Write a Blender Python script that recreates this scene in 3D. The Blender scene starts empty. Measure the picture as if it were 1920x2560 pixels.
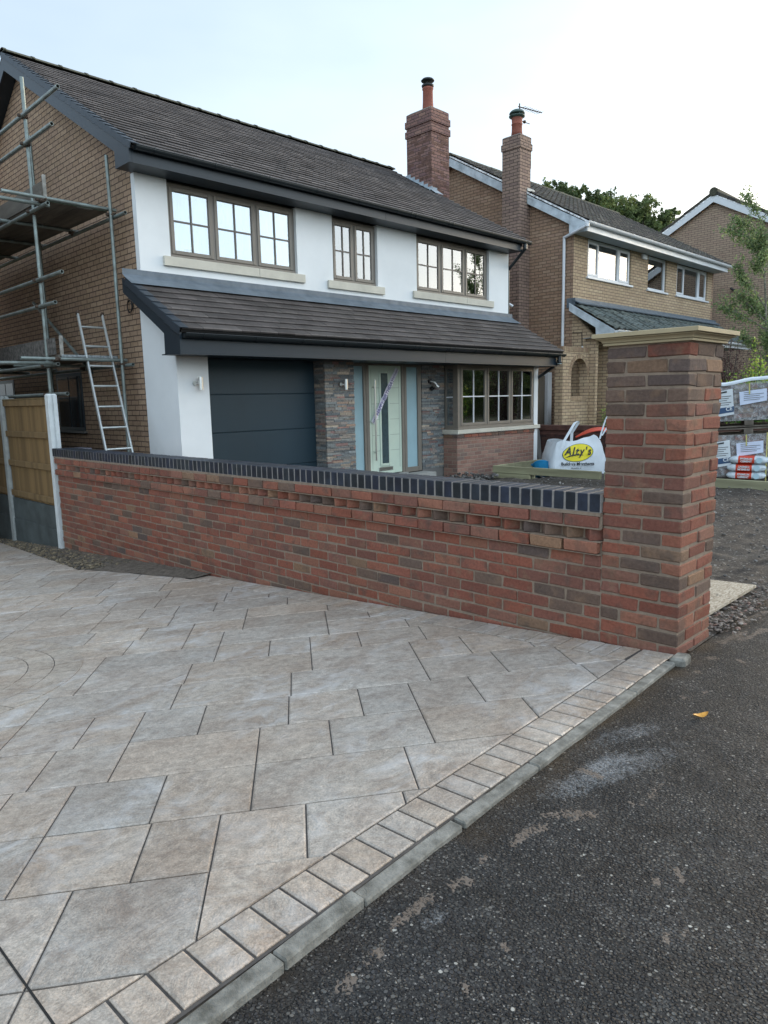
import bpy, math, random
from mathutils import Vector, Matrix, noise
R = random.Random(7)
PI = math.pi
sc = bpy.context.scene
COL = sc.collection
rad = math.radians

# ------------------------------------------------------------------ node helpers
def newmat(name):
    m = bpy.data.materials.new(name); m.use_nodes = True
    nt = m.node_tree; nt.nodes.clear()
    out = nt.nodes.new('ShaderNodeOutputMaterial')
    b = nt.nodes.new('ShaderNodeBsdfPrincipled')
    nt.links.new(b.outputs[0], out.inputs[0])
    return m, nt, b, out
def N(nt, t, **kw):
    n = nt.nodes.new(t)
    for k, v in kw.items():
        if k.startswith('i_'):
            n.inputs[int(k[2:])].default_value = v
        else: setattr(n, k, v)
    return n
def val(nt, src, sock):
    if isinstance(src, (int, float, tuple, list)): sock.default_value = src
    else: nt.links.new(src, sock)
def math_(nt, op, a, b=0.0, c=0.0):
    n = nt.nodes.new('ShaderNodeMath'); n.operation = op
    val(nt, a, n.inputs[0]); val(nt, b, n.inputs[1]); val(nt, c, n.inputs[2])
    return n.outputs[0]
def mix(nt, f, a, b, mode='MIX'):
    n = nt.nodes.new('ShaderNodeMix'); n.data_type = 'RGBA'; n.blend_type = mode
    val(nt, f, n.inputs[0])
    for s, v in ((6, a), (7, b)):
        if isinstance(v, tuple): n.inputs[s].default_value = (*v[:3], 1)
        else: nt.links.new(v, n.inputs[s])
    return n.outputs[2]
def ramp(nt, f, pts):
    n = nt.nodes.new('ShaderNodeValToRGB')
    el = n.color_ramp.elements
    while len(el) < len(pts): el.new(0.5)
    for e, (p, c) in zip(el, pts):
        e.position = p; e.color = (c, c, c, 1) if isinstance(c, (int, float)) else (*c, 1)
    nt.links.new(f, n.inputs[0]); return n.outputs[0]
def tex(nt, kind='noise', vec=None, scale=5.0, detail=4, rough=.6, dist=0.0, **kw):
    if kind == 'noise':
        n = N(nt, 'ShaderNodeTexNoise'); n.inputs['Scale'].default_value = scale
        n.inputs['Detail'].default_value = detail; n.inputs['Roughness'].default_value = rough
        n.inputs['Distortion'].default_value = dist
    else:
        n = N(nt, 'ShaderNodeTexVoronoi'); n.inputs['Scale'].default_value = scale
        if kind == 'edge': n.feature = 'DISTANCE_TO_EDGE'
    if vec is not None: nt.links.new(vec, n.inputs['Vector'])
    return n
def coord(nt, sx=1, sy=1, sz=1, kind='Object', rot=0.0):
    tc = N(nt, 'ShaderNodeTexCoord'); mp = N(nt, 'ShaderNodeMapping')
    mp.inputs['Scale'].default_value = (sx, sy, sz); mp.inputs['Rotation'].default_value = (0, 0, rot)
    nt.links.new(tc.outputs[kind], mp.inputs[0]); return mp.outputs[0]
def bump(nt, b, h, strength=.3, dist=.005, prev=None):
    n = N(nt, 'ShaderNodeBump'); n.inputs['Strength'].default_value = strength; n.inputs['Distance'].default_value = dist
    nt.links.new(h, n.inputs['Height'])
    if prev is not None: nt.links.new(prev, n.inputs['Normal'])
    if b is not None: nt.links.new(n.outputs[0], b.inputs['Normal'])
    return n.outputs[0]
def surf(name, c, rough=.6, var=.12, ns=3.0, bs=60.0, bst=.15, metal=0.0, spec=.5, attr=False, sx=1, sy=1, sz=1, tint=None, bd=.004):
    m, nt, b, out = newmat(name)
    v = coord(nt, sx, sy, sz)
    n1 = tex(nt, 'noise', v, ns, 5, .6)
    if attr:
        a = N(nt, 'ShaderNodeAttribute'); a.attribute_name = 'Col'; base = a.outputs['Color']
    else: base = c
    if attr:
        d = mix(nt, 1.0, base, (1 - var * 1.6,) * 3, 'MULTIPLY'); l = mix(nt, 1.0, base, (1 + var,) * 3, 'MULTIPLY')
    else:
        d = tuple(x * (1 - var * 1.6) for x in c); l = tuple(min(1, x * (1 + var)) for x in c)
        if tint: d = tint
    f = ramp(nt, n1.outputs[0], [(.3, 0.0), (.7, 1.0)])
    nt.links.new(mix(nt, f, d, l), b.inputs['Base Color'])
    b.inputs['Roughness'].default_value = rough; b.inputs['Metallic'].default_value = metal
    b.inputs['Specular IOR Level'].default_value = spec
    n2 = tex(nt, 'noise', v, bs, 3, .6)
    if bst: bump(nt, b, n2.outputs[0], bst, bd)
    return m
def brickmat(name, cols, mortar, bw=.225, bh=.075, ms=.010, header=False, rough=.9, stain=None, dark=1.0):
    """running bond from metric UVs: every brick has its own colour, mortar is recessed"""
    m, nt, b, out = newmat(name)
    uv = N(nt, 'ShaderNodeUVMap'); sp = N(nt, 'ShaderNodeSeparateXYZ'); nt.links.new(uv.outputs[0], sp.inputs[0])
    wob = tex(nt, 'noise', uv.outputs[0], 9, 2); wv = math_(nt, 'MULTIPLY', math_(nt, 'SUBTRACT', wob.outputs[0], .5), .012)
    v = math_(nt, 'DIVIDE', math_(nt, 'ADD', sp.outputs[1], wv), bh); row = math_(nt, 'FLOOR', v)
    off = math_(nt, 'MULTIPLY', math_(nt, 'MODULO', math_(nt, 'ABSOLUTE', row), 2.0), .5)
    u = math_(nt, 'ADD', math_(nt, 'DIVIDE', sp.outputs[0], bw), off); ci = math_(nt, 'FLOOR', u)
    fu = math_(nt, 'FRACT', u); fv = math_(nt, 'FRACT', v)
    du = math_(nt, 'MULTIPLY', math_(nt, 'MINIMUM', fu, math_(nt, 'SUBTRACT', 1.0, fu)), bw)
    dv = math_(nt, 'MULTIPLY', math_(nt, 'MINIMUM', fv, math_(nt, 'SUBTRACT', 1.0, fv)), bh)
    d = math_(nt, 'MINIMUM', du, dv)
    msk = math_(nt, 'SMOOTHSTEP' if False else 'MULTIPLY', math_(nt, 'SUBTRACT', d, ms * .35), 1.0 / (ms * .35))
    mc = N(nt, 'ShaderNodeClamp'); nt.links.new(msk, mc.inputs[0]); msk = mc.outputs[0]
    cx = N(nt, 'ShaderNodeCombineXYZ'); nt.links.new(ci, cx.inputs[0]); nt.links.new(row, cx.inputs[1])
    wn = N(nt, 'ShaderNodeTexWhiteNoise', noise_dimensions='2D'); nt.links.new(cx.outputs[0], wn.inputs['Vector'])
    k = len(cols)
    c = ramp(nt, wn.outputs['Value'], [(i / max(1, k - 1), x) for i, x in enumerate(cols)])
    n1 = tex(nt, 'noise', uv.outputs[0], 14, 4, .7)
    c = mix(nt, 1.0, c, ramp(nt, n1.outputs[0], [(.25, .78), (.75, 1.15)]), 'MULTIPLY')
    big = tex(nt, 'noise', uv.outputs[0], .6, 3)
    c = mix(nt, 1.0, c, ramp(nt, big.outputs[0], [(.3, .85), (.7, 1.08)]), 'MULTIPLY')
    c = mix(nt, msk, mortar, c)
    nt.links.new(c, b.inputs['Base Color']); b.inputs['Roughness'].default_value = rough
    b.inputs['Specular IOR Level'].default_value = .25
    fine = tex(nt, 'noise', uv.outputs[0], 120, 3)
    hh = math_(nt, 'ADD', msk, math_(nt, 'MULTIPLY', fine.outputs[0], .25))
    bump(nt, b, hh, .7, .008)
    return m

# ------------------------------------------------------------------ mesh builder
class MB:
    def __init__(s): s.v = []; s.f = []; s.m = []; s.c = []; s.sm = []
    def add(s, vs, fs, mi=0, col=(1, 1, 1), smooth=False):
        o = len(s.v); s.v.extend([tuple(p) for p in vs])
        for f in fs:
            s.f.append(tuple(i + o for i in f)); s.m.append(mi); s.c.append(col); s.sm.append(smooth)
        return s
    def box(s, x0, x1, y0, y1, z0, z1, mi=0, col=(1, 1, 1), M=None):
        vs = [Vector((x, y, z)) for z in (z0, z1) for y in (y0, y1) for x in (x0, x1)]
        if M is not None: vs = [M @ p for p in vs]
        return s.add(vs, [(0, 2, 3, 1), (4, 5, 7, 6), (0, 1, 5, 4), (2, 6, 7, 3), (0, 4, 6, 2), (1, 3, 7, 5)], mi, col)
    def cbox(s, x0, x1, y0, y1, z0, z1, ch=.004, jit=0.0, col=(1, 1, 1), mi=0, M=None, rng=R):
        c = [(x0, x1), (y0, y1), (z0, z1)]; idx = {}; vs = []
        ch = min(ch, (x1 - x0) * .45, (y1 - y0) * .45, (z1 - z0) * .45)
        for ix in (0, 1):
            for iy in (0, 1):
                for iz in (0, 1):
                    j = [rng.uniform(-jit, jit) for _ in range(3)]
                    for ax in range(3):
                        p = [c[0][ix], c[1][iy], c[2][iz]]
                        for a in range(3):
                            if a != ax: p[a] += ch * (1 if (ix, iy, iz)[a] == 0 else -1)
                            p[a] += j[a]
                        idx[(ix, iy, iz, ax)] = len(vs); vs.append(Vector(p))
        if M is not None: vs = [M @ p for p in vs]
        F = []
        def q(*k): F.append(tuple(idx[i] for i in k))
        q((0,0,0,0),(0,0,1,0),(0,1,1,0),(0,1,0,0)); q((1,0,0,0),(1,1,0,0),(1,1,1,0),(1,0,1,0))
        q((0,0,0,1),(1,0,0,1),(1,0,1,1),(0,0,1,1)); q((0,1,0,1),(0,1,1,1),(1,1,1,1),(1,1,0,1))
        q((0,0,0,2),(0,1,0,2),(1,1,0,2),(1,0,0,2)); q((0,0,1,2),(1,0,1,2),(1,1,1,2),(0,1,1,2))
        for a in (0, 1):
            for b in (0, 1):
                q((a,b,0,0),(a,b,0,1),(a,b,1,1),(a,b,1,0)); q((a,0,b,0),(a,0,b,2),(a,1,b,2),(a,1,b,0)); q((0,a,b,1),(0,a,b,2),(1,a,b,2),(1,a,b,1))
                for k in (0, 1): q((a,b,k,0),(a,b,k,1),(a,b,k,2))
        return s.add(vs, F, mi, col)
    def prism(s, poly, axis, a0, a1, mi=0, col=(1, 1, 1)):
        """poly in the two other axes, extruded along axis from a0 to a1"""
        def P(p, a):
            if axis == 'x': return (a, p[0], p[1])
            if axis == 'y': return (p[0], a, p[1])
            return (p[0], p[1], a)
        n = len(poly); vs = [P(p, a0) for p in poly] + [P(p, a1) for p in poly]
        fs = [tuple(range(n))[::-1], tuple(range(n, 2 * n))] + [(i, (i + 1) % n, n + (i + 1) % n, n + i) for i in range(n)]
        return s.add(vs, fs, mi, col)
    def tube(s, p0, p1, r, n=12, mi=0, col=(1, 1, 1), r1=None, hollow=0.0, cap=True, smooth=True):
        p0 = Vector(p0); p1 = Vector(p1); d = (p1 - p0).normalized(); r1 = r if r1 is None else r1
        a = d.orthogonal().normalized(); b = d.cross(a)
        def ring(p, rr): return [p + a * math.cos(2 * PI * i / n) * rr + b * math.sin(2 * PI * i / n) * rr for i in range(n)]
        vs = ring(p0, r) + ring(p1, r1)
        s.add(vs, [(i, (i + 1) % n, n + (i + 1) % n, n + i) for i in range(n)], mi, col, smooth)
        if hollow:
            for p, sg in ((p0, 1), (p1, -1)):
                q = p + d * sg * .12
                vs = ring(p, r) + ring(p, r - hollow) + ring(q, r - hollow)
                s.add(vs, [(i, (i + 1) % n, n + (i + 1) % n, n + i) for i in range(n)] + [(n + i, n + (i + 1) % n, 2 * n + (i + 1) % n, 2 * n + i) for i in range(n)] + [tuple(range(2 * n, 3 * n))], mi, col)
        elif cap:
            s.add(ring(p0, r), [tuple(range(n))[::-1]], mi, col); s.add(ring(p1, r1), [tuple(range(n))], mi, col)
        return s
    def path(s, pts, r, n=8, mi=0, col=(1, 1, 1)):
        for a, b in zip(pts[:-1], pts[1:]): s.tube(a, b, r, n, mi, col, cap=True)
        return s
    def lathe(s, prof, c, n=20, mi=0, col=(1, 1, 1), smooth=True):
        cx, cy, cz = c; vs = []
        for r, z in prof:
            for i in range(n): vs.append((cx + r * math.cos(2 * PI * i / n), cy + r * math.sin(2 * PI * i / n), cz + z))
        fs = []
        for k in range(len(prof) - 1):
            for i in range(n): fs.append((k * n + i, k * n + (i + 1) % n, (k + 1) * n + (i + 1) % n, (k + 1) * n + i))
        fs.append(tuple(range(n))[::-1]); fs.append(tuple(range((len(prof) - 1) * n, len(prof) * n)))
        return s.add(vs, fs, mi, col, smooth)

WL = {}
def link(o, parent=None, wloc=(0, 0, 0)):
    COL.objects.link(o); w = Vector(wloc); WL[o.name] = w
    if parent is not None:
        o.parent = parent; o.location = w - WL[parent.name]
    else: o.location = w
    return o
def build(name, mb, mats, parent=None, label=None, kind=None, cat=None, group=None, base=None, uvs=True):
    if not isinstance(mats, (list, tuple)): mats = [mats]
    me = bpy.data.meshes.new(name)
    b = Vector(base) if base else (Vector((0, 0, 0)) if parent is None else WL[parent.name])
    me.from_pydata([tuple(Vector(p) - b) for p in mb.v], [], mb.f)
    for m in mats: me.materials.append(m)
    me.polygons.foreach_set('material_index', mb.m)
    me.polygons.foreach_set('use_smooth', mb.sm)
    ca = me.color_attributes.new('Col', 'FLOAT_COLOR', 'CORNER')
    uvl = me.uv_layers.new(name='UVMap') if uvs else None
    cd = []; ud = []
    for p in me.polygons:
        c = mb.c[p.index]; cd.extend([c[0], c[1], c[2], 1.0] * p.loop_total)
        if uvs:
            n = p.normal; ax, ay, az = abs(n.x), abs(n.y), abs(n.z)
            for vi in p.vertices:
                q = mb.v[vi]
                if az > ax and az > ay: ud.extend((q[0], q[1]))
                elif ax > ay: ud.extend((q[1], q[2]))
                else: ud.extend((q[0], q[2]))
    ca.data.foreach_set('color', cd)
    if uvs: uvl.data.foreach_set('uv', ud)
    me.update()
    o = bpy.data.objects.new(name, me); link(o, parent, b)
    tag(o, label, cat, group, kind); return o
def tag(o, label=None, cat=None, group=None, kind=None):
    if label: o['label'] = label
    if cat: o['category'] = cat
    if group: o['group'] = group
    if kind: o['kind'] = kind
def thing(name, label, cat, loc=(0, 0, 0), group=None):
    o = bpy.data.objects.new(name, None); o.empty_display_size = .2
    link(o, None, loc); tag(o, label, cat, group); return o
def text(body, size, M, mat, name, parent, extrude=.001, bold=0.0, shear=0.0, align='CENTER', label=None, sx=1.0, sp=1.0):
    cu = bpy.data.curves.new(name, 'FONT'); cu.body = body; cu.size = size; cu.extrude = extrude
    cu.align_x = align; cu.align_y = 'CENTER'; cu.offset = bold; cu.shear = shear; cu.space_character = sp
    t = bpy.data.objects.new('tmp', cu); COL.objects.link(t)
    dg = bpy.context.evaluated_depsgraph_get(); me = bpy.data.meshes.new_from_object(t.evaluated_get(dg))
    bpy.data.objects.remove(t); me.name = name
    b = WL[parent.name]
    me.transform(Matrix.Translation(-b) @ M @ Matrix.Diagonal((sx, 1, 1, 1)))
    me.materials.clear(); me.materials.append(mat)
    o = bpy.data.objects.new(name, me); link(o, parent, b); tag(o, label); return o
def frame_M(origin, xdir, ydir):
    x = Vector(xdir).normalized(); y = Vector(ydir); y = (y - x * y.dot(x)).normalized(); z = x.cross(y)
    M = Matrix((x, y, z)).transposed().to_4x4(); M.translation = Vector(origin); return M

# ------------------------------------------------------------------ materials
BUFF = [(.31, .20, .135), (.36, .235, .155), (.39, .26, .175), (.33, .21, .145), (.41, .285, .195), (.35, .225, .16)]
m_gable = brickmat('gable_brick', [(.32, .215, .14), (.38, .26, .17), (.35, .235, .16), (.41, .285, .19), (.33, .22, .15)], (.085, .06, .048), ms=.012)
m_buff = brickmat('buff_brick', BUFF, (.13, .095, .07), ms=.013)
m_buff_lit = brickmat('buff_brick_lit_front', [(.44, .32, .21), (.53, .40, .26), (.48, .35, .235), (.57, .44, .29)], (.16, .12, .085), ms=.013)  # lighter copy of the buff brick: the front's brighter skylight put into its colour
m_h3 = brickmat('far_brick', [(.37, .27, .20), (.43, .32, .235), (.40, .285, .215), (.46, .345, .25)], (.13, .10, .08), ms=.012)
m_chim = brickmat('chimney_brick', [(.25, .135, .115), (.29, .165, .135), (.21, .12, .115), (.32, .19, .15)], (.075, .058, .052), ms=.013)
m_chim2 = brickmat('chimney_buff_brick', [(.30, .21, .165), (.35, .245, .19), (.26, .18, .15)], (.08, .062, .055), ms=.014)
m_bay = brickmat('bay_brick', [(.27, .145, .11), (.32, .185, .145), (.23, .135, .11), (.36, .215, .165), (.20, .145, .125)], (.30, .24, .19), ms=.011)
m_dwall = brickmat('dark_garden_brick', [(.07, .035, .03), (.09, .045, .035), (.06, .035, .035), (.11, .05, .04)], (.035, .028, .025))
m_soldier = brickmat('soldier_brick', BUFF, (.10, .07, .05), bw=.075, bh=.225, ms=.012)
m_render = surf('white_render', (.78, .80, .80), .85, .05, .9, 220, .12, spec=.2)
m_anthra = surf('anthracite_pvc', (.009, .019, .029), .42, .06, 2, 40, .04)
m_garage = surf('garage_door_paint', (.016, .036, .050), .42, .10, 1.2, 90, .05, sz=.3)
m_gutter = surf('black_gutter', (.012, .017, .020), .28, .05, 2, 40, .02)
m_taupe = surf('taupe_frame', (.20, .175, .145), .45, .08, 6, 90, .08, sz=.4)
m_taupe_d = surf('taupe_bar', (.13, .115, .10), .45, .08, 6, 90, .05)
m_white = surf('white_pvc', (.72, .74, .76), .4, .06, 2.5, 60, .03)
m_fadewhite = surf('weathered_white_board', (.60, .66, .70), .6, .16, 4, 60, .10, tint=(.36, .41, .44))
m_stone = surf('cast_stone', (.56, .53, .45), .85, .08, 3, 160, .2)
m_cap = surf('cap_stone', (.44, .355, .22), .85, .08, 4, 180, .25)
m_lead = surf('lead_flashing', (.115, .14, .165), .55, .28, 5, 30, .3, tint=(.08, .105, .13))
m_tile = surf('dark_brown_tile', (.062, .054, .051), .72, .22, 2.2, 120, .3, attr=True, spec=.28)
m_tile_front = surf('ridge_moss', (.085, .082, .055), .9, .4, 14, 60, .5)
m_vergecap = surf('verge_cap', (.020, .030, .042), .5, .06, 5, 60, .05)
m_oldtile = surf('old_mossy_tile', (.060, .052, .045), .9, .5, 16, 50, .6, attr=True)
m_canopy2 = surf('green_grey_tile', (.085, .105, .100), .8, .35, 7, 60, .4, attr=True)
m_door = surf('sage_green_door', (.56, .66, .55), .5, .04, 3, 120, .06)
m_frost = surf('frosted_glass', (.34, .50, .55), .25, .07, 1.5, 40, .02, spec=.7)
m_steel = surf('brushed_steel', (.62, .62, .60), .28, .05, 10, 200, .05, metal=1.0)
m_galv = surf('scaffold_galvanised', (.20, .24, .23), .48, .35, 7, 60, .15, metal=.55, tint=(.16, .17, .155))
m_clamp = surf('rusty_clamp', (.09, .062, .045), .7, .4, 20, 60, .3, metal=.4)
m_alu = surf('ladder_aluminium', (.62, .65, .64), .38, .10, 10, 60, .05, metal=.8)
m_plank = surf('scaffold_board_wood', (.13, .115, .095), .85, .4, 5, 60, .3, sy=.15)
m_plank_u = surf('toe_board_mortar_spattered', (.12, .11, .10), .9, .5, 18, 60, .5, tint=(.03, .03, .028))
m_dark = surf('interior_dark', (.03, .032, .035), .9, .1, 1, 10, 0)
m_room = surf('interior_room', (.25, .24, .22), .9, .1, 1, 10, 0)
m_curtain = surf('pale_curtain', (.70, .76, .78), .9, .08, 2, 10, 0, sx=12)
m_greycurtain = surf('grey_curtain', (.33, .37, .38), .9, .10, 2, 10, 0)
m_terra = surf('terracotta', (.27, .085, .055), .8, .15, 6, 60, .2)
m_cowl = surf('dark_cowl', (.03, .035, .035), .5, .2, 6, 60, .1)
m_cowlg = surf('green_cowl', (.06, .10, .085), .5, .2, 6, 60, .1)
m_concrete = surf('fence_post_concrete', (.34, .36, .35), .9, .16, 9, 180, .35)
m_concrete_w = surf('new_pale_concrete', (.62, .65, .65), .9, .07, 9, 180, .25)
m_gboard = surf('wet_gravel_board', (.075, .09, .09), .7, .25, 3, 120, .3)
m_black = surf('black_plastic', (.012, .012, .013), .4, .1, 5, 30, .02)
m_timber = surf('green_treated_sleeper', (.31, .30, .185), .85, .28, 3, 70, .4, sy=.18, sz=2.2, tint=(.19, .175, .105))
m_bag = surf('woven_white_bag', (.66, .71, .75), .65, .06, 5, 90, .3)
m_orange = surf('orange_red_plastic', (.62, .085, .045), .45, .12, 7, 30, .05)
m_blue = surf('blue_plastic', (.02, .24, .48), .4, .12, 7, 30, .05)
m_yellow = surf('logo_yellow', (.78, .66, .02), .6, .05, 7, 30, 0)
m_ink = surf('print_ink_black', (.015, .018, .02), .6, .05, 7, 30, 0)
m_inkblue = surf('print_ink_blue', (.03, .075, .16), .6, .05, 7, 30, 0)
m_lilac = surf('lilac_print', (.16, .16, .36), .6, .05, 7, 30, 0)
m_paper = surf('paper_sheet', (.62, .68, .82), .7, .04, 7, 60, .05)
m_paper2 = surf('paper_sheet_white', (.66, .70, .72), .7, .05, 7, 60, .05)
m_red = surf('cement_label_red', (.62, .055, .02), .5, .06, 7, 60, .05)
m_sack = surf('cement_sack', (.60, .66, .70), .45, .16, 12, 40, .25)
m_strap = surf('yellow_strap', (.55, .50, .15), .5, .08, 7, 30, .05)
m_pallet = surf('weathered_pallet_wood', (.15, .125, .10), .9, .3, 6, 60, .4)
m_packbrick = surf('packed_brick', (.2, .1, .1), .9, .2, 12, 90, .4, attr=True)
m_grey = surf('grey_sheet', (.17, .165, .155), .9, .08, 3, 60, .1)
m_carton = surf('carton', (.30, .30, .36), .85, .1, 6, 60, .1)
m_twig = surf('bark', (.10, .085, .065), .9, .3, 20, 60, .4)
m_birchbark = surf('birch_bark', (.22, .20, .16), .9, .4, 14, 60, .3)
m_leafdead = surf('yellow_leaf', (.62, .30, .05), .6, .3, 40, 80, .2)

def glassmat(name, refl, tint=(.85, .93, .95)):
    m, nt, b, out = newmat(name); nt.nodes.remove(b)
    g = N(nt, 'ShaderNodeBsdfGlossy'); g.inputs['Roughness'].default_value = .015; g.inputs['Color'].default_value = (1, 1, 1, 1)
    t = N(nt, 'ShaderNodeBsdfTransparent'); t.inputs['Color'].default_value = (*tint, 1)
    fr = N(nt, 'ShaderNodeFresnel'); fr.inputs[0].default_value = 1.5
    f = math_(nt, 'MINIMUM', math_(nt, 'ADD', fr.outputs[0], refl), 1.0)
    nz = tex(nt, 'noise', coord(nt), 1.6, 1); bm = bump(nt, None, nz.outputs[0], .03, .02); nt.links.new(bm, g.inputs['Normal'])
    mx = N(nt, 'ShaderNodeMixShader'); nt.links.new(f, mx.inputs[0]); nt.links.new(t.outputs[0], mx.inputs[1]); nt.links.new(g.outputs[0], mx.inputs[2])
    nt.links.new(mx.outputs[0], out.inputs[0]); return m
m_glass = glassmat('window_glass', .22)
m_glass_up = glassmat('upper_window_glass', .27, (.78, .90, .94))
def filmmat():
    m, nt, b, out = newmat('shrink_wrap')
    t = N(nt, 'ShaderNodeBsdfTransparent'); mx = N(nt, 'ShaderNodeMixShader'); mx.inputs[0].default_value = .28
    b.inputs['Base Color'].default_value = (.7, .73, .75, 1); b.inputs['Roughness'].default_value = .25
    n = tex(nt, 'noise', coord(nt), 14, 4, .7); bump(nt, b, n.outputs[0], .8, .02)
    nt.links.new(ramp(nt, n.outputs[0], [(.4, .1), (.7, .55)]), mx.inputs[0])
    nt.links.new(t.outputs[0], mx.inputs[1]); nt.links.new(b.outputs[0], mx.inputs[2]); nt.links.new(mx.outputs[0], out.inputs[0]); return m
m_film = filmmat()
def foilmat():
    m, nt, b, out = newmat('banner_foil')
    n = tex(nt, 'noise', coord(nt), 60, 3, .7)
    nt.links.new(ramp(nt, n.outputs[0], [(.35, (.55, .55, .70)), (.65, (.88, .88, .95))]), b.inputs['Base Color'])
    b.inputs['Metallic'].default_value = .15; b.inputs['Roughness'].default_value = .4; bump(nt, b, n.outputs[0], .4, .01); return m
m_foil = foilmat()
def leafmat(name, c1, c2, c3):
    m, nt, b, out = newmat(name)
    a = N(nt, 'ShaderNodeAttribute'); a.attribute_name = 'Col'
    sp = N(nt, 'ShaderNodeSeparateColor'); nt.links.new(a.outputs['Color'], sp.inputs[0])
    c = ramp(nt, sp.outputs[0], [(0, c1), (.55, c2), (1, c3)])
    nt.links.new(c, b.inputs['Base Color']); b.inputs['Roughness'].default_value = .55
    tr = N(nt, 'ShaderNodeBsdfTranslucent'); nt.links.new(c, tr.inputs[0])
    mx = N(nt, 'ShaderNodeMixShader'); mx.inputs[0].default_value = .35
    nt.links.new(b.outputs[0], mx.inputs[1]); nt.links.new(tr.outputs[0], mx.inputs[2]); nt.links.new(mx.outputs[0], out.inputs[0]); return m
m_leaf = leafmat('tree_leaf', (.07, .10, .04), (.13, .18, .06), (.32, .34, .10))
m_leafy = leafmat('shrub_leaf', (.05, .12, .03), (.16, .32, .06), (.55, .65, .09))
m_leafb = leafmat('birch_leaf', (.09, .15, .065), (.18, .26, .11), (.38, .46, .18))
m_leafp = leafmat('purple_leaf', (.045, .015, .02), (.075, .025, .03), (.13, .05, .05))

# rustic brick: colour from attribute with smudges
def rusticmat():
    m, nt, b, out = newmat('rustic_red_brick')
    a = N(nt, 'ShaderNodeAttribute'); a.attribute_name = 'Col'; v = coord(nt)
    n1 = tex(nt, 'noise', v, 7.5, 3, .55); n2 = tex(nt, 'noise', v, 55, 4, .7); n3 = tex(nt, 'noise', v, 220, 3, .7)
    c = mix(nt, ramp(nt, n1.outputs[0], [(.54, 0.0), (.68, .60)]), a.outputs['Color'], (.105, .078, .064))
    n4 = tex(nt, 'noise', v, 11, 2, .5)
    c = mix(nt, ramp(nt, n4.outputs[0], [(.56, 0.0), (.72, .50)]), c, (.235, .145, .095))
    c = mix(nt, 1.0, c, ramp(nt, n2.outputs[0], [(.25, .72), (.75, 1.22)]), 'MULTIPLY')
    n5 = tex(nt, 'noise', v, 26, 5, .75)
    c = mix(nt, ramp(nt, n5.outputs[0], [(.60, 0.0), (.78, .30)]), c, (.34, .24, .19))
    nt.links.new(c, b.inputs['Base Color']); b.inputs['Roughness'].default_value = .92; b.inputs['Specular IOR Level'].default_value = .2
    p = bump(nt, None, n2.outputs[0], .55, .006); bump(nt, b, n3.outputs[0], .5, .003, p)
    return m
m_rustic = rusticmat()
m_mortar = surf('brown_mortar', (.27, .205, .155), .95, .12, 30, 260, .5, spec=.15)
m_blueeng = surf('blue_engineering_brick', (.028, .034, .045), .42, .35, 12, 90, .12, attr=True, spec=.35)
m_copmortar = surf('coping_mortar', (.26, .24, .225), .95, .12, 30, 260, .4, spec=.15)
m_slate = surf('slate_cladding', (.15, .15, .14), .8, .22, 30, 90, .6, attr=True)

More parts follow.
